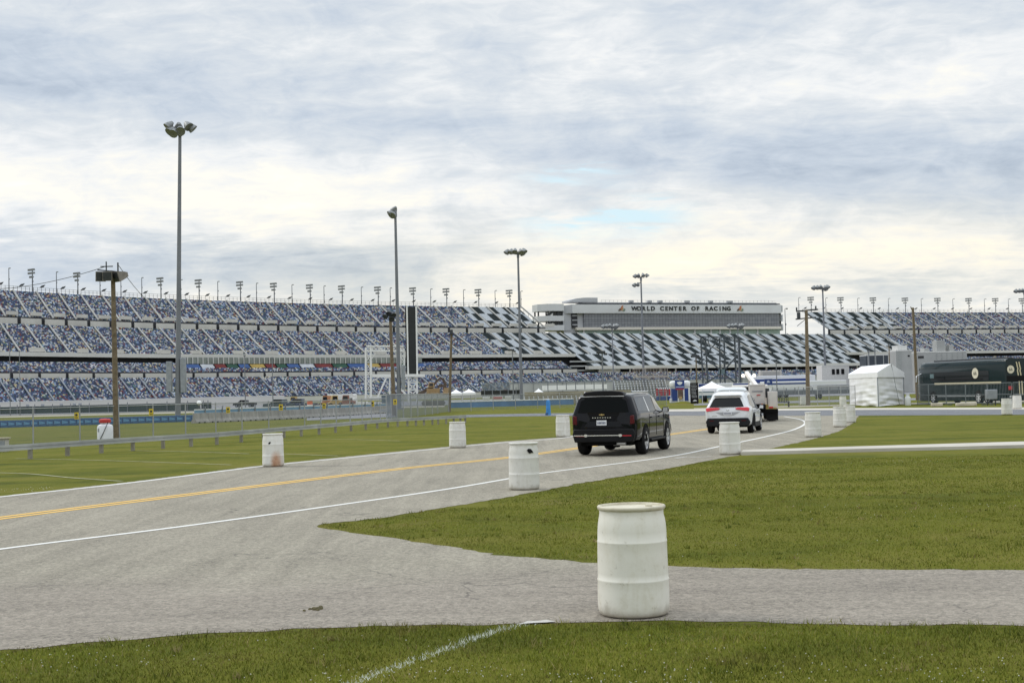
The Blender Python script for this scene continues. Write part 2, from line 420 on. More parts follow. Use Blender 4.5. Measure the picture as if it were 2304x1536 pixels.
for px in ([(-80, 1062), (60, 1066), (160, 1075), (275, 1083)], [(35, 1032), (150, 1034), (300, 1038), (520, 1046)], [(290, 1013.5), (420, 1016), (560, 1021)], [(640, 1021), (760, 1026)], [(640, 990), (760, 988), (900, 992)]):
    stripe('faded_grass_line', px, .10, M_lime, .012)
stripe('paint_smear', [(1520, 1031), (1545, 1028), (1570, 1028.5), (1600, 1027)], .10, m_paint('worn paint', (.60, .58, .54), .5), .009)
M_scar = mat('bare sandy earth', (.20, .155, .085), .95, var=.3, vs=2)
# distant surfaces of the infield and the track
M_track = mat('far asphalt', (.19, .19, .20), .9, var=.1, vs=.05)
M_sand = mat('pale run-off', (.36, .33, .26), .9, var=.15, vs=.05)
def quadpx(name, a, b, d0, d1, m, z):
    sheet(name, [BASE(a, d0), BASE(b, d0), BASE(b, d1), BASE(a, d1)], m, z)
quadpx('track_apron', -400, 1000, 205, 232, M_sand, .02)
quadpx('race_track', -500, 3000, 240, 470, M_track, .03)
quadpx('service_road', 1560, 2900, 150, 171, M_track, .016)
quadpx('run_off_strip', 1560, 2900, 120, 128, M_sand, .016)
sheet('paved_strip', [G(*p) for p in [(690, 946), (890, 938), (890, 929), (690, 940)]], M_track, .02)

# grass blades: near verge and the wedge beyond the drive
def inside(poly, x, y):
    c = False; bx, by = poly[-1][0], poly[-1][1]
    for q in poly:
        ax, ay = q[0], q[1]
        if (ay > y) != (by > y) and x < (bx - ax) * (y - ay) / (by - ay) + ax: c = not c
        bx, by = ax, ay
    return c
ROADT = [(p.x, p.y) for p in ROAD]
BARE = [G(*p) for p in [(1640, 1052), (1760, 1047), (1900, 1050), (2100, 1047), (2304, 1050), (2304, 1072), (2150, 1076), (2000, 1066), (1850, 1064), (1720, 1058)]]
m, nt, b = new_mat('thin sandy turf'); P = nt.node('ShaderNodeNewGeometry').outputs['Position']
c = nt.ramp(nt.noise(nt.scale(P, (.6, 1.6, 1)), 1.6, 6, .7), [(.44, (.046, .054, .009)), (.58, (.072, .062, .018)), (.74, (.115, .088, .040))]); nt.put(b.inputs['Base Color'], c); b.inputs['Roughness'].default_value = .95

m, nt, b = new_mat('soil edge'); P = nt.node('ShaderNodeNewGeometry').outputs['Position']
c = nt.ramp(nt.noise(P, 7, 6, .7), [(.35, (.050, .040, .016)), (.55, (.085, .066, .030)), (.75, (.15, .12, .07))]); nt.put(b.inputs['Base Color'], c); b.inputs['Roughness'].default_value = .95; M_soil = m
def soil(px, w):
    pts = catmull([G(*p) for p in px], 14); L, R = [], []
    for i, p in enumerate(pts):
        d = (pts[min(i + 1, len(pts) - 1)] - pts[max(i - 1, 0)]).normalized(); n = Vector((-d.y, d.x, 0))
        L.append(p + n * w * rnd.uniform(.15, .9)); R.append(p - n * w * rnd.uniform(.15, .9))
    mb = MB()
    gapc = 0
    for i in range(len(pts) - 1):
        if rnd.random() < .30: continue
        mb.face([(q.x, q.y, .0125) for q in (R[i], R[i + 1], L[i + 1], L[i])])
    struct(mb.build('soil_edge', M_soil))

LINE = catmull([G(*p) for p in [(700, 1580), (800, 1536), (900, 1497), (1000, 1462), (1090, 1430), (1160, 1410), (1215, 1402)]], 12)
M_blade, ntb, bb = new_mat('grass blade')
uvn = ntb.node('ShaderNodeUVMap'); spx = ntb.node('ShaderNodeSeparateXYZ', {0: uvn.outputs[0]})
BPOS = ntb.node('ShaderNodeNewGeometry').outputs['Position']
bpat = ntb.mapr(ntb.m('ADD', ntb.noise(ntb.scale(BPOS, (.7, 1.4, 0)), .9, 5, .65, .4), ntb.m('MULTIPLY', ntb.m('SUBTRACT', ntb.noise(ntb.scale(BPOS, (1, 1, 0)), 6, 4, .6), .5), .35)), .54, .70, 0, .55)
bpat2 = ntb.mapr(ntb.noise(ntb.scale(BPOS, (.8, 1.5, 0)), .55, 5, .6, .3), .42, .62, .92, 1.30)
bcol = (ntb.ramp(spx.outputs[0], [(0, (.064, .082, .011)), (.35, (.110, .135, .014)), (.7, (.166, .178, .020)), (.9, (.215, .19, .044)), (1, (.24, .19, .085))]))
bcol = ntb.node('ShaderNodeVectorMath', {0: bcol, 'Scale': bpat2}, operation='SCALE').outputs[0]
bcol = ntb.mix(bpat, bcol, (.150, .120, .036))
ntb.put(bb.inputs['Base Color'], ntb.mix(ntb.m('MULTIPLY', spx.outputs[1], .75), bcol, (.095, .070, .030)))
bb.inputs['Roughness'].default_value = .8; bb.inputs['Specular IOR Level'].default_value = .2
M_lblade = mat('lime painted blade', (.62, .65, .58), .8, var=.15, vs=40)
def grass():
    r = np.random.default_rng(3); V = []; U = []; MI = []
    mb = None
    def scatter(n, d0, d1, h, w, xl, xr, clump):
        k = 0; nonlocal_v = []
        tries = 0
        while k < n and tries < n * 4:
            tries += 1
            d = math.sqrt(r.uniform(d0 * d0, d1 * d1)); x = r.uniform(xl, xr) * d
            if inside(ROADT, x + r.normal(0, .035), d + r.normal(0, .05)): continue
            edge = inside(ROADT, x, d - .10 - .12 * r.random()) or inside(ROADT, x - .12 * r.random(), d + .10 + .08 * r.random())
            if d > 13 and inside(BARE, x, d) and r.random() < .28: continue
            p = Vector((x, d, 0))
            near_line = min(((p - q).length for q in LINE)) if d < 11.5 else 9
            # patchiness
            pv = .5 + .5 * math.sin(x * 1.7 + 1.3 * math.sin(d * 1.1)) * math.sin(d * 2.3 + 1.1 * math.sin(x * 2.0))
            hh = h * r.uniform(.45, 1.15) * (.6 + .5 * pv); a = r.uniform(0, 2 * PI); ww = w * r.uniform(.7, 1.3)
            lean = r.uniform(.1, .9) * hh; la = r.uniform(0, 2 * PI)
            dx, dy = math.cos(a) * ww / 2, math.sin(a) * ww / 2
            V.append((x - dx, d - dy, 0)); V.append((x + dx, d + dy, 0)); V.append((x + math.cos(la) * lean, d + math.sin(la) * lean, hh))
            c = min(1, max(0, r.normal(.42 + .25 * (1 - pv), .22)))
            if edge: c = min(1, c + .45 * r.random()); V[-1] = (V[-1][0], V[-1][1], hh * .6)
            U.extend((c, 0 if not edge else 1, c, 0 if not edge else 1, c, 1 if edge else 0))
            MI.append(1 if near_line < .055 + r.normal(0, .018) and r.random() < .8 else 0); k += 1
    scatter(98000, 7.6, 11.3, .034, .0065, -.56, .60, 1)
    scatter(128000, 12.8, 22, .022, .008, -.20, .62, 1)
    scatter(80000, 22, 34, .024, .016, -.02, .60, 1)
    for d0, d1, n, nb, hh0 in ((8.1, 11.2, 260, 16, .055), (13.4, 24, 420, 14, .045)):      # taller weedy clumps
        for _ in range(n):
            d = math.sqrt(r.uniform(d0 * d0, d1 * d1)); x = r.uniform(-.40 if d < 12 else -.18, .42) * d
            if inside(ROADT, x, d): continue
            cc = r.normal(.55, .25); sp = r.uniform(.02, .07)
            for _ in range(nb):
                px, py = x + r.normal(0, sp), d + r.normal(0, sp); a = r.uniform(0, 2 * PI); ww = .008 if d < 12 else .013; hh = hh0 * r.uniform(.5, 1.25); la = r.uniform(0, 2 * PI); lean = hh * r.uniform(.2, .9)
                dx, dy = math.cos(a) * ww / 2, math.sin(a) * ww / 2
                V.append((px - dx, py - dy, 0)); V.append((px + dx, py + dy, 0)); V.append((px + math.cos(la) * lean, py + math.sin(la) * lean, hh))
                c = min(1, max(0, cc + r.normal(0, .1))); U.extend((c, 0, c, 0, c, 0)); MI.append(0)
    n = len(MI); me = bpy.data.meshes.new('grass')
    me.vertices.add(3 * n); me.vertices.foreach_set('co', np.array(V, dtype=np.float32).ravel())
    me.loops.add(3 * n); me.loops.foreach_set('vertex_index', np.arange(3 * n, dtype=np.int32))
    me.polygons.add(n); me.polygons.foreach_set('loop_start', np.arange(0, 3 * n, 3, dtype=np.int32))
    me.materials.append(M_blade); me.materials.append(M_lblade)
    me.update(calc_edges=True)
    me.polygons.foreach_set('material_index', np.array(MI, dtype=np.int32))
    ul = me.uv_layers.new(name='uv'); ul.data.foreach_set('uv', np.array(U, dtype=np.float32))
    me.validate(); me.update()
    o = bpy.data.objects.new('grass', me); COL.objects.link(o); struct(o, 'stuff')
grass()
M_petal = mat('clover blossom', (.46, .45, .36), .8)
def clover():
    mb = MB(); r = random.Random(5)
    patches = [((120, 1500), .5, 60), ((820, 1530), .35, 46), ((1050, 1524), .3, 34), ((2100, 1525), .8, 120), ((1650, 1480), .5, 14), ((1390, 1535), .4, 26), ((1500, 1532), .35, 26),
               ((300, 1470), 1.2, 20), ((1100, 1470), .9, 10), ((2120, 1150), 1.6, 60), ((1380, 1083), 1.2, 30), ((1640, 1085), .8, 12), ((1900, 1230), 2, 20), ((60, 1104), .9, 60), ((2060, 1040), 1.2, 20)]
    for (u, v), sp, n in patches:
        c = G(u, v)
        for _ in range(n):
            x, y = c.x + r.gauss(0, sp), c.y + r.gauss(0, sp * .45)
            if inside(ROAD, x, y): continue
            s = .0042 * r.uniform(.7, 1.4) * (1 + max(0, (y - 12) / 25)); z = r.uniform(.025, .05)
            mb.mesh([(x + s, y, z), (x - s, y, z), (x, y + s, z), (x, y - s, z), (x, y, z + s), (x, y, z - s)],
                    [(0, 2, 4), (2, 1, 4), (1, 3, 4), (3, 0, 4), (2, 0, 5), (1, 2, 5), (3, 1, 5), (0, 3, 5)])
    struct(mb.build('clover', M_petal), 'stuff')
clover()
M_rub = m_paint('faded rubber mark', (.196, .181, .152), .56, (.228, .211, .178))
stripe('tyre_mark', [(560, 1052), (700, 1049), (820, 1047)], .09, M_rub, .008)
# small leavings on the paving: lime spill at the end of the line, a clod of earth
sheet('lime_spill', [G(*p) for p in [(1165, 1406.5), (1210, 1403), (1255, 1400), (1240, 1397), (1195, 1399)]], m_paint('lime dust', (.46, .45, .41), .45), .013, .01, .08)
mb = MB()
for i in range(26):
    c = G(711, 1372); s = rnd.uniform(.008, .022)
    mb.box((c.x + rnd.gauss(0, .03), c.y + rnd.gauss(0, .035), .004 + s / 2), (s * 2, s * 1.4, s), rnd.uniform(0, 3), .6)
struct(mb.build('dirt', mat('clod', (.10, .085, .04), .95)), 'stuff')
# ------------------------------------------------------------------ barrels
def m_barrel(name, base, dirt, amt, rust=None):
    m, nt, b = new_mat(name); tc = nt.node('ShaderNodeTexCoord'); P = tc.outputs['Object']
    oi = nt.node('ShaderNodeObjectInfo')
    Q = nt.node('ShaderNodeVectorMath', {0: P, 1: nt.node('ShaderNodeCombineXYZ', {0: nt.m('MULTIPLY', oi.outputs['Random'], 40.0)})}, operation='ADD').outputs[0]
    n1 = nt.noise(nt.scale(Q, (1, 1, .5)), 4, 6, .65, .6); n2 = nt.noise(Q, 16, 6, .7); n3 = nt.noise(nt.scale(Q, (3, 3, .25)), 3, 5, .6)
    t = nt.m('ADD', nt.m('MULTIPLY', n1, .5), nt.m('ADD', nt.m('MULTIPLY', n2, .3), nt.m('MULTIPLY', n3, .3)))
    c = nt.mix(nt.mapr(t, .50, .78, 0, amt), base, dirt)
    c = nt.mix(nt.mapr(n2, .61, .72, 0, .40), c, (.25, .23, .18))
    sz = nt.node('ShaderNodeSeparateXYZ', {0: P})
    c = nt.mix(nt.m('MULTIPLY', nt.mapr(nt.m('ADD', sz.outputs[2], nt.m('MULTIPLY', nt.m('SUBTRACT', n1, .5), .35)), .10, .0), .55), c, (.30, .27, .20))  # grime at the foot that also paints a contact shadow into the colour
    if rust:
        sp = nt.node('ShaderNodeSeparateXYZ', {0: P})
        dx = nt.m('DIVIDE', nt.m('SUBTRACT', sp.outputs[0], rust[0]), .16); dz = nt.m('DIVIDE', nt.m('SUBTRACT', sp.outputs[2], rust[1]), .30)
        d = nt.m('SQRT', nt.m('ADD', nt.m('MULTIPLY', dx, dx), nt.m('MULTIPLY', dz, dz)))
        f = nt.m('MULTIPLY', nt.mapr(nt.m('ADD', d, nt.m('MULTIPLY', nt.m('SUBTRACT', n1, .5), .9)), 1.25, .25, 0, .8), nt.m('LESS_THAN', sp.outputs[1], 0.0))
        c = nt.mix(f, c, (.42, .20, .085))
        c = nt.mix(nt.m('MULTIPLY', nt.mapr(n2, .5, .6), nt.m('MULTIPLY', f, .5)), c, (.26, .09, .035))
    nt.put(b.inputs['Base Color'], c); b.inputs['Roughness'].default_value = .5; b.inputs['Specular IOR Level'].default_value = .35
    b.inputs['Subsurface Weight'].default_value = 0.0
    bn = nt.node('ShaderNodeBump', {'Height': n1, 'Strength': .12, 'Distance': .02}); nt.put(b.inputs['Normal'], bn)
    return m
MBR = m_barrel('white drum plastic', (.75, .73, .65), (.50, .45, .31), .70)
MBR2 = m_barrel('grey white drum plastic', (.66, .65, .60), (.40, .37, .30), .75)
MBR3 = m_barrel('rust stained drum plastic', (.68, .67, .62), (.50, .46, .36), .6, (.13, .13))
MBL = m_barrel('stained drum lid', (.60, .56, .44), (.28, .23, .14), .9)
def hoop(z): return [(.2872, z - .018), (.2895, z - .006), (.2898, z), (.2893, z + .006), (.2856, z + .011)]
PROF = [(.0, .0), (.235, .0), (.262, .006), (.280, .022), (.288, .05), (.2905, .10), (.289, .2)] + hoop(.287) + [(.285, .34), (.284, .5)] + \
       [(.2832, .580), (.2852, .589), (.2856, .595), (.2851, .600), (.2818, .605)] + [(.281, .68), (.277, .73), (.270, .775), (.2625, .805), (.2605, .83), (.262, .852)]
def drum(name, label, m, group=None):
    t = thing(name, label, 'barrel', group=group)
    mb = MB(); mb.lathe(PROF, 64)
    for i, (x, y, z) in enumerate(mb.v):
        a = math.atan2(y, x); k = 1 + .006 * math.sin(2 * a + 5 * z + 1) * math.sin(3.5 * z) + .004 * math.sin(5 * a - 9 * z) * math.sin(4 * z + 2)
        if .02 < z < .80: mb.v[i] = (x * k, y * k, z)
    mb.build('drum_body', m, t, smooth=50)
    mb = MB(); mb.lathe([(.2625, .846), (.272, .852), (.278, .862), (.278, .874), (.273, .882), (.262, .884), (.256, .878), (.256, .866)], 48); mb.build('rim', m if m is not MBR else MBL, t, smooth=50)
    mb = MB(); mb.lathe([(.257, .867), (.235, .860), (.10, .863), (0, .864)], 48)
    mb.lathe([(.03, .862), (.03, .876), (.0, .876)], 12, Matrix.Translation((.15, .08, 0))); mb.build('lid', MBL, t, smooth=50)
    return t
BG = 'white plastic drums along the road'
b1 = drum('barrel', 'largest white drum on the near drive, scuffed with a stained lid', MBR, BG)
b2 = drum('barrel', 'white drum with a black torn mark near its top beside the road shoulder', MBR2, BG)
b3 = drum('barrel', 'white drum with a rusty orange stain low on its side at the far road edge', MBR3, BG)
drums = [(b1, 1427, 1394.5, 0), (b2, 1180, 1103, 0), (b3, 615, 1050, 0)]
for r_, u, v, rz in drums:
    p = G(u, v); d = Vector((p.x, p.y, 0)).normalized(); r_.location = p + d * .28 + Vector((0, 0, .005))
def flake(parent, pts, ang, zc):            # torn dark patch following the drum's skin
    mb = MB(); ring = []
    for a, z in pts:
        aa = ang + a; rr = .2925; ring.append(Vector((rr * math.sin(aa), -rr * math.cos(aa), zc + z)))
    c = sum(ring, Vector()) / len(ring); c = Vector((c.x, c.y, c.z)); k = .2955 / math.hypot(c.x, c.y); c.x *= k; c.y *= k
    n = len(ring); mb.mesh(ring + [c], [(i, (i + 1) % n, n) for i in range(n)]); mb.build('torn_mark', M_black, parent)
flake(b2, [(-.20, .02), (-.10, .05), (.08, .04), (.20, .0), (.27, -.04), (.10, -.03), (0, -.045), (-.13, -.02)], .42, .795 - .07)
flake(b3, [(-.13, -.01), (-.02, .02), (.13, .03), (.10, -.005), (.0, -.035), (-.1, -.03)], -.15, .64)
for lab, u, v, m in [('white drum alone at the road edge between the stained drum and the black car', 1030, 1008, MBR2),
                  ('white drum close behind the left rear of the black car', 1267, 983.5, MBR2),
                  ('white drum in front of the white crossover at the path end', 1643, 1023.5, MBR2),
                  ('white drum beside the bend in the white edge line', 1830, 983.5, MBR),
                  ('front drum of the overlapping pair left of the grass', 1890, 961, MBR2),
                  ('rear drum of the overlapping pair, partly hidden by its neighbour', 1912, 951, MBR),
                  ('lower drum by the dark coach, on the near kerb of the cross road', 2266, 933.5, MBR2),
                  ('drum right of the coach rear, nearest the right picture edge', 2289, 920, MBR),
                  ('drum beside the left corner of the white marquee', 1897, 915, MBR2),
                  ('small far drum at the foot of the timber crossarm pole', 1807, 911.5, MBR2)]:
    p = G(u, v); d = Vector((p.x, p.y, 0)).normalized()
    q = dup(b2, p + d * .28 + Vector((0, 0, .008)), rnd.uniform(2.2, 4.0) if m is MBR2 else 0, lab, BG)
    if True:
        for c in list(q.children):
            if c.name.startswith('torn_mark'): bpy.data.objects.remove(c)
for b in b3.children:
    if b.name.startswith('lid'): pass

# ------------------------------------------------------------------ cars
def m_glass(name, col=(.008, .010, .012), rough=.06, spec=.5):
    m, nt, b = new_mat(name); b.inputs['Base Color'].default_value = (*col, 1); b.inputs['Roughness'].default_value = rough
    b.inputs['Specular IOR Level'].default_value = spec
    return m
def m_car(name, col, rough=.28, metal=0.0, coat=.7, dusty=.16, spec=.35):
    m, nt, b = new_mat(name); tc = nt.node('ShaderNodeTexCoord')
    n = nt.noise(tc.outputs['Object'], 3, 4); lo = tuple(c * .88 for c in col)
    sp = nt.node('ShaderNodeSeparateXYZ', {0: tc.outputs['Object']})
    dust = nt.m('MULTIPLY', nt.mapr(nt.m('ADD', sp.outputs[2], nt.m('MULTIPLY', n, .3)), .75, .35), dusty)
    nt.put(b.inputs['Base Color'], nt.mix(dust, nt.ramp(n, [(.3, lo), (.7, col)]), (.20, .18, .15)))
    nt.put(b.inputs['Roughness'], nt.mapr(n, .3, .7, rough * .8, rough * 1.25)); b.inputs['Metallic'].default_value = metal
    b.inputs['Coat Weight'].default_value = coat; b.inputs['Specular IOR Level'].default_value = spec; b.inputs['Coat Roughness'].default_value = .04
    return m
M_glass = m_glass('tinted glass'); M_glass2 = m_glass('clear car glass', (.03, .035, .04), .05)
M_tail = mat('tail lamp red', (.075, .004, .007), .2, coat=.1, spec=.25); M_tail2 = mat('bright tail lamp red', (.62, .02, .035), .15, coat=.6)
M_chrome = mat('chrome trim', (.80, .81, .82), .15, .9, var=.03)
M_plate = mat('number plate', (.66, .67, .69), .4); M_ink = mat('ink', (.05, .06, .12), .6)
M_clad = mat('dark cladding', (.013, .014, .016), .6, spec=.2)
M_under = mat('underbody', (.006, .006, .006), .9, spec=.1)
M_rim = mat('alloy rim', (.58, .59, .61), .3, .7)
M_gold = mat('gold emblem', (.36, .27, .11), .35, .5)

class Body:
    """car skin lofted through stations (y, zb, zbelt, ztop, wb, wbelt, wtop, lean)"""
    def __init__(s, st): s.st = st
    def at(s, y):
        st = s.st
        if y <= st[0][0]: return st[0]
        for a, b in zip(st, st[1:]):
            if y <= b[0]:
                t = (y - a[0]) / (b[0] - a[0]); return tuple(p + (q - p) * t for p, q in zip(a, b))
        return st[-1]
    def half(s, q):
        y, zb, zl, zt, wb, wl, wt, ln = q
        zm = zb + (zl - zb) * .55
        pts = [(0, zb), (wb * .86, zb), (wb * .96, zb + .05), (wb, zb + .14), ((wb + wl) / 2 + .012, zm), (wl + .008, zl - .10), (wl, zl - .03), (wl - .012, zl)]
        if zt - zl > .12:
            for f in (.04, .25, .5, .75, .9):
                pts.append((wl - .012 + (wt - wl + .012) * f, zl + (zt - .10 - zl) * f + .0))
            pts += [(wt, zt - .10), (wt - .035, zt - .055), (wt - .10, zt - .022), (wt * .6, zt - .004), (0, zt)]
        else:
            h = zt - zl
            pts += [(wl - .012 + (wt - wl) * f, zl + h * f * .2) for f in (.04, .25, .5, .75, .9)]
            pts += [(wt, zl + h * .3), (wt - .06, zl + h * .6), (wt - .16, zl + h * .85), (wt * .55, zl + h * .97), (0, zt)]
        return [(x, y + ln * max(0, z - zl), z) for x, z in pts]
    def ring(s, y):
        h = s.half(s.at(y)); return [Vector(p) for p in h] + [Vector((-p[0], p[1], p[2])) for p in h[-2:0:-1]]
    def mesh(s, n=4):
        ys = []
        for a, b in zip(s.st, s.st[1:]):
            for k in range(n): ys.append(a[0] + (b[0] - a[0]) * k / n)
        ys.append(s.st[-1][0]); mb = MB(); mb.loft([s.ring(y) for y in ys]); return mb
    def side(s, y, f, out=.006):
        """point on the glass flank: f 0 at the belt, 1 under the roof edge"""
        y0, zb, zl, zt, wb, wl, wt, ln = s.at(y)
        z = zl + (zt - .10 - zl) * f; x = wl - .012 + (wt - wl + .012) * f
        return Vector((x + out, y + ln * max(0, z - zl), z))
    def low(s, y, z, out=.006):
        h = s.half(s.at(y))
        for a, b in zip(h[2:], h[3:]):
            if a[2] <= z <= b[2]:
                t = (z - a[2]) / max(1e-6, b[2] - a[2]); return Vector((a[0] + (b[0] - a[0]) * t + out, y, z))
        return Vector((h[7][0] + out, y, z))
def panel(parent, name, m, grid, mirror=False, thick=.004):
    """curved panel from a grid of points"""
    mb = MB(); nr, nc = len(grid), len(grid[0]); vs = []
    for row in grid:
        for p in row: vs.append(Vector((-p.x, p.y, p.z)) if mirror else p)
    fs = []
    for i in range(nr - 1):
        for j in range(nc - 1):
            f = (i * nc + j, i * nc + j + 1, (i + 1) * nc + j + 1, (i + 1) * nc + j); fs.append(f[::-1] if mirror else f)
    mb.mesh(vs, fs); return mb.build(name, m, parent, smooth=60)
def flank_window(parent, B, quad, mirror, m, name='side_window', out=.007):
    """quad: (y, f) corners bottom-rear, bottom-front, top-front, top-rear"""
    (a, b, c, d) = quad; g = []
    for i in range(5):
        t = i / 4; row = []
        for j in range(7):
            s = j / 6
            y = (a[0] + (b[0] - a[0]) * s) * (1 - t) + (d[0] + (c[0] - d[0]) * s) * t
            f = (a[1] + (b[1] - a[1]) * s) * (1 - t) + (d[1] + (c[1] - d[1]) * s) * t
            row.append(B.side(y, f, out))
        g.append(row)
    return panel(parent, name, m, g, mirror)
def wheel(parent, x, y, r, w, side, rim_m=None, spokes=6, name='wheel'):
    wt = bpy.data.objects.new(name, None); COL.objects.link(wt); wt.parent = parent; wt.location = (x, y, r)
    wt.empty_display_size = .1
    Mx = Matrix.Rotation(PI / 2 * side, 4, 'Y')
    mb = MB(); h = w / 2
    mb.lathe([(r * .62, -h), (r * .90, -h), (r * .975, -h * .75), (r, -h * .35), (r, h * .35), (r * .975, h * .75), (r * .90, h), (r * .66, h), (r * .62, h * .8)], 36, Mx)
    mb.build('tyre', M_rubber, wt, smooth=50)
    mb = MB(); mb.lathe([(r * .655, h * .86), (r * .64, h * .96), (r * .60, h * .9), (r * .57, h * .35), (0, h * .30)], 36, Mx)
    for k in range(spokes):
        t = 2 * PI * k / spokes
        for dd in (-.10, .10):
            p = Mx @ Vector((r * .12 * math.cos(t + dd * 2), r * .12 * math.sin(t + dd * 2), h * .72)); q = Mx @ Vector((r * .61 * math.cos(t + dd), r * .61 * math.sin(t + dd), h * .86))
            mb.bar(p, q, r * .09, .03, Mx.to_3x3() @ Vector((0, 0, 1)))
    mb.lathe([(r * .15, h * .5), (r * .15, h * .82), (0, h * .84)], 16, Mx)
    mb.build('rim', rim_m or M_rim, wt, smooth=40)
    return wt
def arch(parent, B, y, r, mirror, m_in, m_trim=None, tw=.05):
    """dark wheel housing set in the flank, with an optional cladding lip"""
    mb = MB(); ring = []; ring2 = []; n = 20; sg = -1 if mirror else 1
    zb = B.at(y)[1]
    for k in range(n + 1):
        a = PI * k / n
        yy, zz = y + math.cos(a) * r, max(zb + .0, r * .92 + math.sin(a) * r * .98)
        if k in (0, n): zz = zb + .02
        p = B.low(yy, max(zz, B.at(yy)[1] + .03), .006); ring.append(Vector((p.x * sg, yy, zz)))
    c = Vector((ring[n // 2].x, y, zb + .02)); vs = ring + [c]
    fs = [(k, k + 1, n + 1) for k in range(n)]
    mb.mesh(vs, fs); mb.build('wheel_arch', m_in, parent)
    if m_trim:
        mb = MB()
        for k in range(n):
            a, b = ring[k], ring[k + 1]
            o1 = Vector((0, (a.y - y), (a.z - r * .92))).normalized() * tw; o2 = Vector((0, (b.y - y), (b.z - r * .92))).normalized() * tw
            e = Vector((.012 * sg, 0, 0)); mb.face([a + e, b + e, b + o2 + e, a + o1 + e]); mb.face([a + o1 + e, b + o2 + e, b + o2 - e, a + o1 - e])
        mb.build('arch_trim', m_trim, parent)
def mirror_arm(parent, x, y, z, m, m2, s):
    mb = MB(); mb.loft([[Vector((x + s * dx, y + dy, z + dz)) for dx, dz in ((.0, .0), (.04, -.06), (.20, -.07), (.23, 0), (.21, .09), (.06, .10))] for dy in (-.05, .04, .09)])
    mb.bar((x - s * .06, y + .05, z - .05), (x + s * .05, y + .03, z - .03), .05, .04)
    o = mb.build('door_mirror', m, parent, smooth=40, bevel=.012)
    mb = MB(); mb.mesh([(x + s * .035, y - .056, z - .05), (x + s * .20, y - .056, z - .055), (x + s * .20, y - .056, z + .07), (x + s * .065, y - .056, z + .08)], [(0, 1, 2, 3)])
    mb.build('mirror_glass', m2, o)
def rear_patch(parent, B, name, m, poly, out=.012, thick=.012, yfix=None, bevel=0):
    """flat piece on the tail: poly of (x, z)"""
    q = B.st[0]; zl = q[2]; mb = MB(); fr = []; bk = []
    for x, z in poly:
        y = (q[0] if yfix is None else yfix) + q[7] * max(0, z - zl); fr.append(Vector((x, y - out, z))); bk.append(Vector((x, y - out + thick, z)))
    mb.loft([fr, bk]); return mb.build(name, m, parent, bevel=bevel)

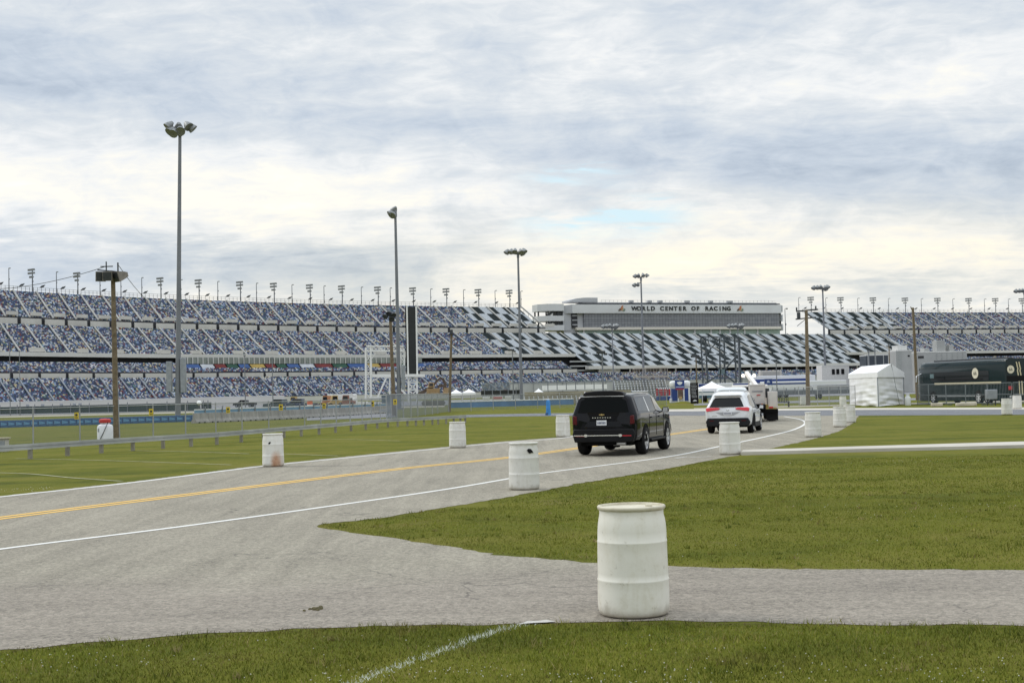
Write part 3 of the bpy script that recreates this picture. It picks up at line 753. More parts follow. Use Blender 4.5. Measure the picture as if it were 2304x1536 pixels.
# ---- black full-size SUV
def big_suv():
    c = G(1377, 1022); hd = math.radians(-18)
    t = thing('parked_car', 'black full-size SUV with chrome bumper strip driving away on the road', 'car', (2.83, 39.15, .009), hd)
    t.scale = (.95, .97, .97)
    B = Body([(-1.13, .52, 1.22, 1.735, .82, .85, .72, .17), (-1.09, .44, 1.22, 1.76, .90, .92, .765, .17), (-1.0, .40, 1.22, 1.775, .96, .97, .80, .16), (-.75, .40, 1.22, 1.785, .99, 1.0, .82, .10),
              (.2, .34, 1.22, 1.80, 1.0, 1.0, .83, 0), (1.55, .33, 1.21, 1.80, 1.0, 1.0, .83, 0), (2.25, .33, 1.20, 1.75, 1.0, 1.0, .76, 0), (2.65, .33, 1.19, 1.52, 1.0, 1.0, .78, 0),
              (2.9, .34, 1.17, 1.25, 1.0, .98, .82, 0), (3.75, .38, 1.12, 1.20, .99, .95, .80, 0), (4.0, .42, 1.05, 1.12, .96, .90, .74, 0), (4.12, .50, .98, 1.02, .88, .82, .66, 0)])
    M = m_car('black car paint', (.004, .005, .008), .07, coat=.08, dusty=.008, spec=.2)
    B.mesh().build('body', M, t, smooth=38, merge=True)
    for mir in (False, True):
        flank_window(t, B, [(-.78, .10), (.50, .06), (.38, .92), (-.78, .90)], mir, M_glass)
        flank_window(t, B, [(.68, .06), (1.48, .05), (1.42, .93), (.52, .93)], mir, M_glass)
        flank_window(t, B, [(1.58, .05), (2.66, .05), (2.18, .90), (1.52, .93)], mir, M_glass2)
        flank_window(t, B, [(.52, .05), (.66, .05), (.50, .94), (.40, .94)], mir, M_chrome, 'window_pillar', .009)
        arch(t, B, 0, .47, mir, M_under); arch(t, B, 3.1, .47, mir, M_under)
        s = -1 if mir else 1
        for y in (.85, 1.95):
            p = B.low(y, 1.06, .02); mb = MB(); mb.bar((p.x * s, y - .13, 1.06), (p.x * s, y + .13, 1.06), .03, .035); mb.build('door_handle', M, t, bevel=.008)
        mb = MB(); mb.box((s * .98, 1.55, .40), (.17, 2.0, .06)); mb.build('running_board', M_black, t, bevel=.015)
        mb = MB(); mb.box((s * .74, .55, 1.825), (.045, 1.9, .05)); mb.build('roof_rail', M_alu, t, bevel=.012)
        for y, z0 in ((.52, .55), (1.50, .52), (2.55, .52)):
            mb = MB(); pp = [B.low(y + (0.0 if z0 == .52 else -.12 * max(0, (1.0 - z))), z, .003) for z in (z0, .7, .9, 1.1, 1.17)]
            for p, q in zip(pp, pp[1:]): mb.bar((p.x * s, p.y, p.z), (q.x * s, q.y, q.z), .012, .008)
            mb.build('shut_line', M_under, t)
        mirror_arm(t, s * 1.01, 2.32, 1.24, M, M_chrome, s)
        wheel(t, s * .885, 0, .405, .285, s); wheel(t, s * .885, 3.1, .405, .285, s)
        # tall rear lamp, dark at the outer edge
        rear_patch(t, B, 'tail_lamp', M_tail, [(s * .80, .90), (s * .93, .92), (s * .92, 1.17), (s * .80, 1.15)], .02, .16, bevel=.02)
        rear_patch(t, B, 'bumper_reflector', M_tail2, [(s * .56, .575), (s * .84, .575), (s * .84, .595), (s * .56, .595)], .055, .02)
    g = []
    for i in range(5):
        z = 1.25 + i / 4 * .43; w = .80 - i / 4 * .10; y = -1.13 + .17 * (z - 1.22) - .012
        g.append([Vector((w * (j / 6 * 2 - 1), y + .02 * abs(j / 3 - 1) ** 3, z)) for j in range(7)])
    panel(t, 'rear_window', m_glass('deep tinted glass', (.003, .004, .004), .08, .10), g)
    # lifted spoiler slab at the rear edge of the roof with a bright strip under it standing in for reflected sky
    mb = MB(); prof = [(-.60, 1.735), (-.61, 1.80), (-.54, 1.85), (-.28, 1.877), (0, 1.885), (.28, 1.877), (.54, 1.85), (.61, 1.80), (.64, 1.735)]
    mb.loft([[Vector((x, y, z - dz)) for x, z in prof] for y, dz in ((-1.10, .015), (-1.02, 0), (-.72, .02), (-.62, .06))]); mb.build('roof_spoiler', M_black, t, bevel=.02)
    mb = MB(); mb.loft([[Vector((x, y, z)) for x, z in ((-.80, 1.690), (-.62, 1.732), (0, 1.745), (.62, 1.73), (.63, 1.70), (0, 1.715), (-.62, 1.705))] for y in (-1.085, -1.03)]); mb.build('spoiler_glint', M_alu, t)
    rear_patch(t, B, 'rear_bumper', M_black, [(-.88, .40), (.88, .40), (.94, .62), (.90, .78), (-.90, .78), (-.94, .62)], .05, .25, bevel=.03)
    rear_patch(t, B, 'bumper_strip', M_chrome, [(-.90, .583), (.56, .583), (.56, .607), (-.90, .607)], .058, .02)
    for x in (-.52, .52):
        mb = MB(); mb.lathe([(0, .0), (.055, .0), (.055, .03), (0, .03)], 16, Matrix.Translation((x, -1.20, .595)) @ Matrix.Diagonal((1, 1, .7, 1)) @ Matrix.Rotation(PI / 2, 4, 'X')); mb.build('tow_eye', M_chrome, t)
    rear_patch(t, B, 'tailgate_recess', mat('satin black', (.010, .011, .014), .5, spec=.2), [(-.58, .84), (.58, .84), (.46, 1.0), (-.46, 1.0)], .014, .01)
    pl = rear_patch(t, B, 'number_plate', M_plate, [(-.20, .885), (.10, .885), (.10, 1.03), (-.20, 1.03)], .03, .02)
    for k in range(6):
        mb = MB(); mb.box((-.155 + k * .042, -1.1625, .955), (.026, .004, .06)); mb.build('plate_character', M_ink, pl)
    em = [(-.10, -.018), (-.03, -.018), (-.025, -.035), (.035, -.035), (.03, -.018), (.10, -.018), (.10, .018), (.03, .018), (.025, .035), (-.035, .035), (-.03, .018), (-.10, .018)]
    rear_patch(t, B, 'emblem', M_gold, [(-.04 + x * .8, 1.19 + z * .8) for x, z in em], .024, .02)
    for k in range(8):
        mb = MB(); mb.box((-.31 + k * .075, -1.147, 1.105), (.036, .010, .022)); mb.build('badge_letter', M_chrome, t)
    mb = MB(); mb.box((0, .2, .36), (1.5, 2.2, .14)); mb.tube((-.55, 0, .36), (.55, 0, .36), .07); mb.box((0, 0, .33), (.34, .3, .24)); mb.box((0, 2.6, .36), (1.6, 2.2, .16)); mb.build('underbody', M_under, t)
    mb = MB(); mb.tube((.25, -.95, .36), (.62, -.95, .36), .07); mb.build('muffler', M_alu, t, smooth=40)
    mb = MB(); mb.box((-.1, -1.02, .36), (.9, .12, .09)); mb.build('hitch', M_under, t)
big_suv()

# ---- white crossover
def crossover():
    t = thing('parked_car', 'white crossover with red wedge tail lamps and black cladding on the road', 'car', (8.78, 55.35, .009), math.radians(-16.5))
    B = Body([(-.92, .62, .98, 1.50, .70, .78, .56, .52), (-.89, .52, .98, 1.55, .82, .86, .60, .50), (-.80, .40, .98, 1.60, .88, .90, .63, .46), (-.55, .30, .98, 1.65, .90, .915, .655, .30), (.1, .24, .97, 1.68, .92, .92, .67, 0), (1.0, .22, .95, 1.68, .92, .92, .67, 0),
              (1.6, .22, .93, 1.60, .92, .915, .66, 0), (2.15, .22, .93, 1.24, .92, .91, .68, 0), (2.45, .24, .92, 1.02, .92, .89, .74, 0), (3.2, .28, .84, .93, .90, .85, .70, 0), (3.5, .34, .76, .80, .82, .76, .6, 0)])
    M = m_car('white car paint', (.72, .735, .75), .25)
    B.mesh().build('body', M, t, smooth=38, merge=True)
    for mir in (False, True):
        s = -1 if mir else 1
        flank_window(t, B, [(-.62, .25), (.12, .05), (.12, .90), (-.30, .82)], mir, M_glass)
        flank_window(t, B, [(.18, .05), (.88, .05), (.86, .92), (.18, .90)], mir, M_glass)
        flank_window(t, B, [(.95, .05), (1.95, .05), (1.45, .86), (.93, .92)], mir, M_glass2)
        for y in (0, 2.69): arch(t, B, y, .40, mir, M_under, M_clad, .06)
        mb = MB(); mb.box((s * .905, 1.34, .33), (.06, 1.9, .2)); mb.build('sill_cladding', M_clad, t, bevel=.02)
        for y in (.30, 1.35):
            p = B.low(y, .86, .02); mb = MB(); mb.bar((p.x * s, y - .1, .86), (p.x * s, y + .1, .86), .03, .03); mb.build('door_handle', M, t, bevel=.008)
        mirror_arm(t, s * .93, 1.72, 1.0, M_black, M_chrome, s)
        wheel(t, s * .80, 0, .36, .235, s); wheel(t, s * .80, 2.69, .36, .235, s)
        rear_patch(t, B, 'tail_lamp', M_tail2, [(s * .34, .955), (s * .84, .88), (s * .875, 1.0), (s * .80, 1.04), (s * .42, 1.035), (s * .30, 1.01)], .03, .14, bevel=.015)
        mb = MB(); mb.box((s * .60, .5, 1.675), (.035, 1.5, .04)); mb.build('roof_rail', M_alu, t, bevel=.01)
        rear_patch(t, B, 'bumper_reflector', M_tail, [(s * .55, .50), (s * .72, .50), (s * .72, .53), (s * .55, .53)], .075, .02)
    g = []
    for i in range(5):
        z = 1.06 + i / 4 * .36; w = .74 - i / 4 * .16; y = -.92 + .52 * (z - .98) - .012
        g.append([Vector((w * (j / 6 * 2 - 1), y + .02 * abs(j / 3 - 1) ** 3, z)) for j in range(7)])
    panel(t, 'rear_window', m_glass('dark liftgate glass', (.005, .006, .007), .08, .22), g)
    mb = MB(); mb.loft([[Vector((x, y, z)) for x, z in ((-.56, 1.50), (-.5, 1.545), (.5, 1.545), (.56, 1.50), (.5, 1.50), (-.5, 1.50))] for y in (-.80, -.45)]); mb.build('roof_spoiler', M, t, bevel=.012)
    rear_patch(t, B, 'rear_bumper', M_clad, [(-.80, .30), (.80, .30), (.88, .46), (.80, .62), (-.80, .62), (-.88, .46)], .06, .3, bevel=.03)
    rear_patch(t, B, 'tailgate_crease', mat('shadow gap grey', (.33, .34, .36), .4), [(-.5, .855), (.5, .855), (.44, .83), (.24, .735), (-.24, .735), (-.44, .83)], .012, .01)
    pl = rear_patch(t, B, 'number_plate', M_plate, [(-.16, .74), (.16, .74), (.16, .87), (-.16, .87)], .03, .02)
    for k in range(6):
        mb = MB(); mb.box((-.115 + k * .046, -.9525, .805), (.028, .004, .06)); mb.build('plate_character', M_ink, pl)
    rear_patch(t, B, 'emblem', M_chrome, [(.055 * math.cos(a * PI / 6), .95 + .04 * math.sin(a * PI / 6)) for a in range(12)], .022, .02)
    for k in range(4):
        mb = MB(); mb.box((-.60 + k * .05, -.935, .72), (.03, .012, .035)); mb.build('badge_letter', M_chrome, t)
    mb = MB(); mb.tube((0, -.15, 1.67), (0, -.22, 1.74), .02, .008); mb.build('antenna', M, t)
    mb = MB(); mb.box((0, 1.0, .32), (1.4, 3.0, .16)); mb.build('underbody', M_under, t)
crossover()

# ---- pale SUV further ahead, mostly hidden
def far_suv():
    p = BASE(1645, 69); t = thing('parked_car', 'pale SUV ahead of the white crossover, mostly hidden behind it', 'car', (p.x, p.y, .012), math.radians(-8.5))
    B = Body([(-1.0, .5, 1.12, 1.74, .84, .86, .70, .2), (-.9, .36, 1.12, 1.80, .93, .93, .74, .2), (.2, .3, 1.12, 1.86, .95, .95, .76, 0), (1.5, .3, 1.12, 1.86, .95, .95, .76, 0), (2.4, .3, 1.10, 1.5, .95, .94, .76, 0), (2.7, .3, 1.08, 1.16, .94, .92, .8, 0), (3.8, .4, .95, 1.0, .88, .84, .7, 0)])
    M = m_car('silver white car paint', (.66, .70, .72), .3); B.mesh().build('body', M, t, smooth=38, merge=True)
    for mir in (False, True):
        s = -1 if mir else 1
        flank_window(t, B, [(-.7, .1), (.7, .06), (.7, .92), (-.6, .9)], mir, M_glass2); flank_window(t, B, [(.8, .06), (2.3, .05), (1.9, .85), (.8, .92)], mir, M_glass2)
        mirror_arm(t, s * .97, 2.1, 1.16, M_black, M_chrome, s)
        wheel(t, s * .83, 0, .38, .25, s); wheel(t, s * .83, 2.9, .38, .25, s)
        rear_patch(t, B, 'tail_lamp', M_tail, [(s * .76, .9), (s * .88, .9), (s * .88, 1.2), (s * .76, 1.2)], .02, .1)
    g = [[Vector((x, -1.0 + .2 * (z - 1.12) - .012, z)) for x in (-.62, 0, .62)] for z in (1.36, 1.66)]
    panel(t, 'rear_window', m_glass('teal tinted glass', (.03, .06, .065)), g)
far_suv()

# ---- bucket truck
def bucket_truck():
    p = BASE(1697, 73.5); t = thing('utility_truck', 'white bucket truck with raised boom and two lit lamps', 'truck', (p.x, p.y, .012), math.radians(-6))
    Mw = m_car('truck white', (.62, .59, .54), .45); Mw2 = mat('stained box white', (.54, .50, .46), .55, var=.15)
    mb = MB(); mb.box((0, 1.8, .78), (.9, 7.0, .25)); mb.box((0, -1.45, .55), (2.2, .12, .2)); mb.build('chassis', M_under, t)
    for s in (-1, 1):
        mb = MB(); mb.box((s * .88, 0.9, 1.12), (.50, 3.9, .92)); o = mb.build('locker_body', Mw2, t, bevel=.03)
        for k in range(3):
            m2 = MB(); m2.box((s * 1.135, -.3 + k * 1.25, 1.15), (.012, 1.05, .70)); m2.build('locker_door', Mw, o, bevel=.004)
        m2 = MB(); m2.box((s * .88, -1.06, 1.12), (.36, .012, .7)); m2.build('locker_door', Mw, o)
        mb = MB(); mb.box((s * .80, -1.28, .36), (.62, .03, .60)); mb.build('mud_flap', M_black, t)
        for y in (0, .0):
            pass
        wheel(t, s * .88, 0, .46, .5, s, M_galv); wheel(t, s * .95, 4.6, .46, .28, s, M_galv)
        mb = MB(); mb.box((s * .75, -1.35, .74), (.2, .06, .08)); mb.build('tail_lamp', M_tail2, t)
    mb = MB(); mb.box((0, .8, .8), (1.25, 3.8, .16)); mb.build('deck', mat('deck yellow', (.30, .22, .06), .8, var=.4), t)
    mb = MB(); mb.box((-.05, -1.2, .68), (2.2, .30, .08)); mb.build('rear_step', mat('ochre step', (.40, .30, .10), .7, var=.3), t)
    # cab
    mb = MB(); mb.prism([(3.5, .7), (6.4, .75), (6.4, 1.25), (5.35, 1.35), (4.9, 1.93), (3.6, 1.97), (3.5, 1.9)], Matrix(((0, 0, 1, -1.0), (1, 0, 0, 0), (0, 1, 0, 0), (0, 0, 0, 1))), 2.0); c = mb.build('cab', Mw, t, bevel=.05)
    mb = MB(); mb.box((0, 3.49, 1.65), (1.5, .02, .4)); mb.build('cab_window', M_glass, c)
    for s in (-1, 1):
        mb = MB(); mb.mesh([(s * 1.008, 3.75, 1.4), (s * 1.008, 5.05, 1.4), (s * 1.008, 4.75, 1.82), (s * 1.008, 3.75, 1.86)], [(0, 1, 2, 3)]); mb.build('cab_window', M_glass, c)
    # turret, folded boom, buckets
    mb = MB(); mb.lathe([(.45, .85), (.40, 1.1), (.34, 1.15), (.32, 1.65)], 20, Matrix.Translation((0, 1.6, 0))); mb.build('turret', Mw, t, smooth=40)
    mb = MB(); mb.bar((0, 1.6, 1.6), (.20, 4.6, 1.95), .28, .30); mb.build('lower_boom', Mw, t, bevel=.03)
    mb = MB(); mb.bar((.12, -.2, 1.85), (-.30, 1.4, 2.62), .20, .22); mb.build('upper_boom', mat('fibreglass white', (.76, .74, .72), .4), t, bevel=.03)
    for (x, z0, nm) in ((.10, 1.0, 'bucket'),):
        mb = MB(); mb.loft([[Vector((x + a * k, -.55 + b * k, z)) for a, b in ((-.42, -.35), (.42, -.35), (.42, .35), (-.42, .35))] for z, k in ((.92, .9), (1.88, .96), (1.90, 1.02), (1.97, 1.02))]); bk = mb.build(nm, Mw2, t, bevel=.04)
        mb = MB(); mb.box((x, -.905, 1.60), (.55, .01, .06)); mb.build('bucket_lettering', mat('grey print', (.22, .22, .24), .6), bk)
        mb = MB(); mb.box((x + .05, -.905, 1.40), (.20, .01, .05)); mb.build('bucket_lettering', M_red, bk)
    mb = MB(); mb.box((.66, -.2, 1.5), (.16, .7, .5)); mb.build('hose_reel', M_dark, t)
    m, nt, b = new_mat('lit work lamp'); b.inputs['Emission Color'].default_value = (1, .88, .66, 1); b.inputs['Emission Strength'].default_value = 1.3
    for x in (-.50, .10):
        mb = MB(); mb.lathe([(0, -.05), (.09, -.05), (.10, .03), (0, .05)], 14, Matrix.Translation((x, 1.2, 2.46)) @ Matrix.Rotation(PI / 2, 4, 'X')); mb.build('work_lamp', m, t)
    mb = MB(); mb.bar((-.5, 1.27, 2.42), (.10, 1.27, 2.42), .04); mb.bar((-.2, 1.27, 1.4), (-.2, 1.27, 2.42), .05); mb.build('lamp_bar', Mw2, t)
    for k in range(5):
        pass
    mb = MB(); mb.box((.30, -1.2, .84), (.14, .14, .22), 0, .5); mb.build('traffic_cone', mat('cone orange', (.45, .12, .04), .6), t)
bucket_truck()
# ------------------------------------------------------------------ grandstand
KN = [(-400, 490, 630), (-150, 525, 642), (0, 552, 650), (250, 600, 667), (541, 650, 677), (800, 693, 686), (1130, 742, 690), (1500, 806, 697), (1850, 868, 702), (2304, 932, 702), (2700, 985, 702)]
KP = [Vector((A(u, v, D).x, D, 0)) for u, D, v in KN]
def T(t):
    i = 0
    while i < len(KN) - 2 and t > KN[i + 1][0]: i += 1
    a = (t - KN[i][0]) / (KN[i + 1][0] - KN[i][0])
    n = len(KP); p0, p1, p2, p3 = KP[max(i - 1, 0)], KP[i], KP[i + 1], KP[min(i + 2, n - 1)]
    h0, h1, h2 = KN[i][0] - KN[max(i - 1, 0)][0] or 1, KN[i + 1][0] - KN[i][0], KN[min(i + 2, n - 1)][0] - KN[i + 1][0] or 1
    m1 = (p2 - p0) / (KN[i + 1][0] - KN[max(i - 1, 0)][0]) * h1; m2 = (p3 - p1) / (KN[min(i + 2, n - 1)][0] - KN[i][0]) * h1
    return p1 * (2 * a**3 - 3 * a**2 + 1) + m1 * (a**3 - 2 * a**2 + a) + p2 * (-2 * a**3 + 3 * a**2) + m2 * (a**3 - a**2)
ND = Vector((.62, -.785, 0))
def S(t, o, z): p = T(t) + ND * o; p.z = z; return p
def st(u, o, z):                      # stand parameter whose point at depth o, height z shows in column u
    lo, hi = -500, 2800
    for _ in range(40):
        mid = (lo + hi) / 2
        if proj(S(mid, o, z))[0] < u: lo = mid
        else: hi = mid
    return lo
ARC = {}
def arc(t):
    k = round(t, 3)
    if k not in ARC:
        s = 0; p = T(-400); n = max(1, int((t + 400) / 20))
        for i in range(1, n + 1):
            q = T(-400 + (t + 400) * i / n); s += (q - p).length; p = q
        ARC[k] = s
    return ARC[k]
def ts(a, b, step=16):
    n = max(1, int((b - a) / step)); return [a + (b - a) * i / n for i in range(n + 1)]

def m_seats(name='many coloured seats', seed=0):
    m, nt, b = new_mat(name); uv = nt.node('ShaderNodeUVMap').outputs[0]; sp = nt.node('ShaderNodeSeparateXYZ', {0: uv})
    row = nt.m('FLOOR', nt.m('MULTIPLY', sp.outputs[1], .9))
    off = nt.node('ShaderNodeTexWhiteNoise', {'W': nt.m('ADD', row, seed * 17.3)}, noise_dimensions='1D').outputs[0]
    cx = nt.m('FLOOR', nt.m('ADD', nt.m('DIVIDE', sp.outputs[0], .68), nt.m('MULTIPLY', off, 5)))
    w = nt.node('ShaderNodeTexWhiteNoise', {'Vector': nt.node('ShaderNodeCombineXYZ', {0: cx, 1: row, 2: float(seed)})}, noise_dimensions='3D').outputs[0]
    c = nt.ramp(w, [(0, (.042, .050, .086)), (.18, (.055, .080, .165)), (.34, (.052, .098, .118)), (.47, (.066, .056, .100)), (.55, (.12, .16, .27)), (.655, (.55, .56, .58)), (.78, (.53, .46, .28)), (.85, (.20, .050, .042)), (.91, (.30, .40, .56)), (.97, (.14, .24, .21))], 'CONSTANT')
    row1 = nt.m('FLOOR', sp.outputs[1]); cx1 = nt.m('FLOOR', nt.m('DIVIDE', sp.outputs[0], .56))
    w2 = nt.node('ShaderNodeTexWhiteNoise', {'Vector': nt.node('ShaderNodeCombineXYZ', {0: cx1, 1: row1})}, noise_dimensions='3D').outputs[0]
    c = nt.mix(nt.mapr(w2, .72, .76, 0, .6), c, nt.ramp(w2, [(0, (.03, .04, .08)), (.80, (.08, .11, .24)), (.88, (.5, .5, .50))], 'CONSTANT'))
    nt.put(b.inputs['Base Color'], c); b.inputs['Roughness'].default_value = .6; return m
def m_checker():
    m, nt, b = new_mat('black and white seats'); uv = nt.node('ShaderNodeUVMap').outputs[0]; sp = nt.node('ShaderNodeSeparateXYZ', {0: uv})
    band = nt.m('FLOOR', nt.m('DIVIDE', sp.outputs[1], 8.0))
    jit = nt.m('MULTIPLY', nt.node('ShaderNodeTexWhiteNoise', {'W': nt.m('ADD', nt.m('MULTIPLY', band, 3.1), nt.m('FLOOR', nt.m('DIVIDE', sp.outputs[0], 32)))}, noise_dimensions='1D').outputs[0], .16)
    ph = nt.m('FRACT', nt.m('ADD', nt.m('ADD', nt.m('DIVIDE', sp.outputs[0], 9.6), nt.m('MULTIPLY', nt.m('MODULO', band, 2.0), .5)), jit))
    blk = nt.m('LESS_THAN', ph, .49)
    line = nt.m('LESS_THAN', nt.m('FRACT', sp.outputs[1]), .30)
    wn = nt.node('ShaderNodeTexWhiteNoise', {'Vector': nt.node('ShaderNodeCombineXYZ', {0: nt.m('FLOOR', nt.m('DIVIDE', sp.outputs[0], .56)), 1: nt.m('FLOOR', sp.outputs[1])})}, noise_dimensions='2D').outputs[0]
    white = nt.mix(nt.m('MULTIPLY', line, .55), nt.mix(nt.mapr(wn, .75, 1.0, 0, .35), (.55, .58, .61), (.33, .36, .38)), (.24, .275, .30))
    black = nt.mix(nt.mapr(wn, .85, 1.0, 0, .4), (.018, .030, .034), (.06, .08, .085))
    nt.put(b.inputs['Base Color'], nt.mix(blk, white, black)); b.inputs['Roughness'].default_value = .6; return m
M_seat, M_seat2, M_chk = m_seats(), m_seats('many coloured seats lower', 3), m_checker()
M_standwall = mat('stand concrete white', (.50, .485, .45), .8, var=.10, vs=.12)
M_stair = mat('stair concrete', (.34, .335, .31), .85, var=.15, vs=.2)
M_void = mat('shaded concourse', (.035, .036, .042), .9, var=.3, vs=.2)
GS = thing('grandstand', 'long multi-tier speedway grandstand with coloured and checkered seats across the background', 'grandstand', (0, 0, 0))
def tier(t0, t1, o0, z0, o1, z1, rows, m, v0=0):
    """o0, z0 is the top row at the back; o1, z1 the bottom row in front"""
    mb = MB(); tt = ts(t0, t1)
    pr = []
    for r in range(rows):
        oa, ob = o0 + (o1 - o0) * r / rows, o0 + (o1 - o0) * (r + 1) / rows; za, zb = z0 + (z1 - z0) * r / rows, z0 + (z1 - z0) * (r + 1) / rows
        pr.append((oa, za, ob, zb))
    for a, b in zip(tt, tt[1:]):
        ua, ub = arc(a), arc(b)
        for r, (oa, za, ob, zb) in enumerate(pr):
            v = v0 + r
            mb.face([S(a, oa, zb), S(b, oa, zb), S(b, oa, za), S(a, oa, za)], [(ua, v + .9), (ub, v + .9), (ub, v + .35), (ua, v + .35)])      # seat backs
            mb.face([S(a, ob, zb), S(b, ob, zb), S(b, oa, zb), S(a, oa, zb)], [(ua, v + .95), (ub, v + .95), (ub, v + .05), (ua, v + .05)])      # tread
    return mb.build('seating_tier', m, GS)
def wallstrip(t0, t1, o, z0, z1, m, name='parapet_wall', th=.4, parent=None, step=24):
    mb = MB(); tt = ts(t0, t1, step); rings = [[S(t, o, z0), S(t, o, z1), S(t, o - th, z1), S(t, o - th, z0)] for t in tt]
    mb.loft(rings); return mb.build(name, m, parent or GS)
def stair(t, w, o0, z0, o1, z1, m=None):
    mb = MB(); k = w / 2; p = S(t, 0, 0); q = S(t + 4, 0, 0); e = (q - p).normalized() * k; up = Vector((0, 0, .45))
    a, b = S(t, o0, z0), S(t, o1, z1); ring = lambda c: [c - e, c - e + up, c + e + up, c + e]
    mb.loft([ring(a), ring(b)])
    return mb.build('stairway', m or M_stair, GS)
ZT, ZU, ZM, ZS = 48.7, 36.3, 33.6, 21.5
tB_u = st(1032, 0, ZT)                                   # colours give way to black and white
tE_u = st(1166, 0, ZT)                                   # end of the upper tier
tR0 = st(1808, 0, ZT); tRB = st(1975, 0, ZT)
TL, TR = -330, 2640
tier(TL, tB_u, 0, ZT, 20, ZU, 24, M_seat); tier(tB_u, tE_u, 0, ZT, 20, ZU, 24, M_chk)
tier(tR0, tRB, 0, ZT, 20, ZU, 24, M_chk); tier(tRB, TR, 0, ZT, 20, ZU, 24, M_seat)
tM = st(1082, 22, ZM); tMR = st(1988, 22, ZM)
tier(TL, tM, 22, ZM, 45, ZS, 24, M_seat); tier(tM, tMR, 22, ZM, 45, ZS, 24, M_chk); tier(tMR, TR, 22, ZM, 45, ZS, 24, M_seat)
tC0, tC1 = st(1292, 45, ZS), st(1900, 45, ZS)
tier(tC0, tC1, 45, ZS, 57.5, 14.8, 13, M_chk, 24)        # the deeper middle section
# upper walkway wall with dark entries, and white panels
def wall_run(t0, t1, o, z0, z1, gap_px, step_px, parent_o_back, m=M_standwall):
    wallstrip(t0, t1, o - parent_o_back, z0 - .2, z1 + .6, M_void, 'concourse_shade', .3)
    u = t0
    while u < t1 - 8:
        p = S(u, 0, 0); k = 720 / max(400, p.y); e = min(t1, u + step_px * k)
        mb = wallstrip(u + gap_px * k * .5, e - gap_px * k * .5, o, z0, z1, m, 'parapet_wall', .5)
        u = e
wall_run(TL, tE_u + 6, 21.4, ZM - .2, ZU - .3, 6, 40, 1.0); wall_run(tR0 - 4, TR, 21.4, ZM - .2, ZU - .3, 6, 40, 1.0)
u = TL
while u < TR:                                            # stairways; white boxes at their feet
    k = 720 / max(400, S(u, 0, 0).y)
    if u < tE_u or u > tR0:
        stair(u + 20 * k, .85, 0, ZT, 20, ZU); mb = MB()
        c = S(u + 31 * k, 19.6, ZU + .9); d = S(u + 37 * k, 19.6, ZU + .9) - c; e = d.normalized() * 2.6; n = ND * .8; h = Vector((0, 0, 1.5))
        mb.loft([[c - e - n, c - e + n, c + e + n, c + e - n], [c - e - n + h, c - e + n + h, c + e + n + h, c + e - n + h]]); mb.build('entry_box', M_standwall, GS)
    stair(u + 8 * k, .80, 22, ZM, 45, ZS)
    u += 40 * k
u = TL + 30; i = 0
while u < tC0 - 20 or u > tC1:
    if u > TR: break
    if u >= tC0 - 20 and u < tC1: u = tC1
    k = 720 / max(400, S(u, 0, 0).y); w = 20 if i % 3 else 26
    a, b = u, u + w * k * .9
    mb = MB(); mb.loft([[S(t, 44.6, ZS + .3), S(t, 44.6, ZS + 1.9), S(t, 42.6, ZS + 1.9), S(t, 42.6, ZS + .3)] for t in (a, b)]); mb.build('entry_box', M_standwall, GS)
    u += (78 if i % 2 else 62) * k; i += 1
# the slab edge of the middle tier, the dark concourse under it
M_slab = mat('slab edge white', (.55, .54, .51), .7, var=.06, vs=.1)
wallstrip(TL, tC0, 46, ZS - 1.5, ZS + .1, M_slab, 'slab_edge', 3.0); wallstrip(tC1, TR, 46, ZS - 1.5, ZS + .1, M_slab, 'slab_edge', 3.0)
wallstrip(tC0 - 6, tC1 + 6, 58.5, 13.2, 14.9, M_slab, 'slab_edge', 3.0)
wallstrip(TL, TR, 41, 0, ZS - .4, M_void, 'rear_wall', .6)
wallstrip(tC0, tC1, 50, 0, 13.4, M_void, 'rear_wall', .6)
for i, t in enumerate(ts(tC0 + 20, tC1 - 10, 33)):       # pale posts of the middle concourse
    mb = MB(); c = S(t, 57.2, 7); mb.box((c.x, c.y, 10.6), (.8, .8, 5.6)); mb.build('concourse_post', M_standwall, GS)
# suites behind glass and the strip of plain coloured seat blocks
M_suite = mat('suite glazing', (.20, .22, .20), .25, var=.35, vs=.25)
tS0, tS1 = st(412, 48, 19), st(952, 48, 19)
wallstrip(tS0, tS1, 47.0, 17.5, 20.2, M_suite, 'suite_glazing', .5)
for t in ts(tS0, tS1, 11)[1:-1]:
    mb = MB(); c = S(t, 47.35, 18.8); mb.box((c.x, c.y, 18.8), (.35, .35, 2.7)); mb.build('suite_mullion', M_slab, GS)
BLK = {'blue': (.07, .14, .33), 'white': (.55, .57, .60), 'red': (.22, .05, .05), 'green': (.045, .12, .085), 'yellow': (.48, .36, .12)}
bl = [(412, 454, 'blue'), (454, 486, 'white'), (486, 513, 'red'), (513, 540, 'green'), (540, 566, 'blue'), (566, 600, 'yellow'), (600, 625, 'red'), (625, 649, 'green'), (649, 678, 'blue'),
      (678, 712, 'white'), (712, 752, 'red'), (752, 786, 'green'), (786, 831, 'blue'), (831, 859, 'yellow'), (859, 898, 'red'), (898, 918, 'green'), (918, 982, 'blue')]
for a, b, cn in bl:
    mm = mat('%s seat block' % cn, BLK[cn], .6, var=.15, vs=.4); a, b = st(a + 2, 50, 16.5), st(b - 1, 50, 16.5)
    o = tier(a, b, 47.6, 17.3, 50, 15.7, 3, mm); o.name = 'seat_block'; o['label'] = 'plain %s block of suite seats' % cn
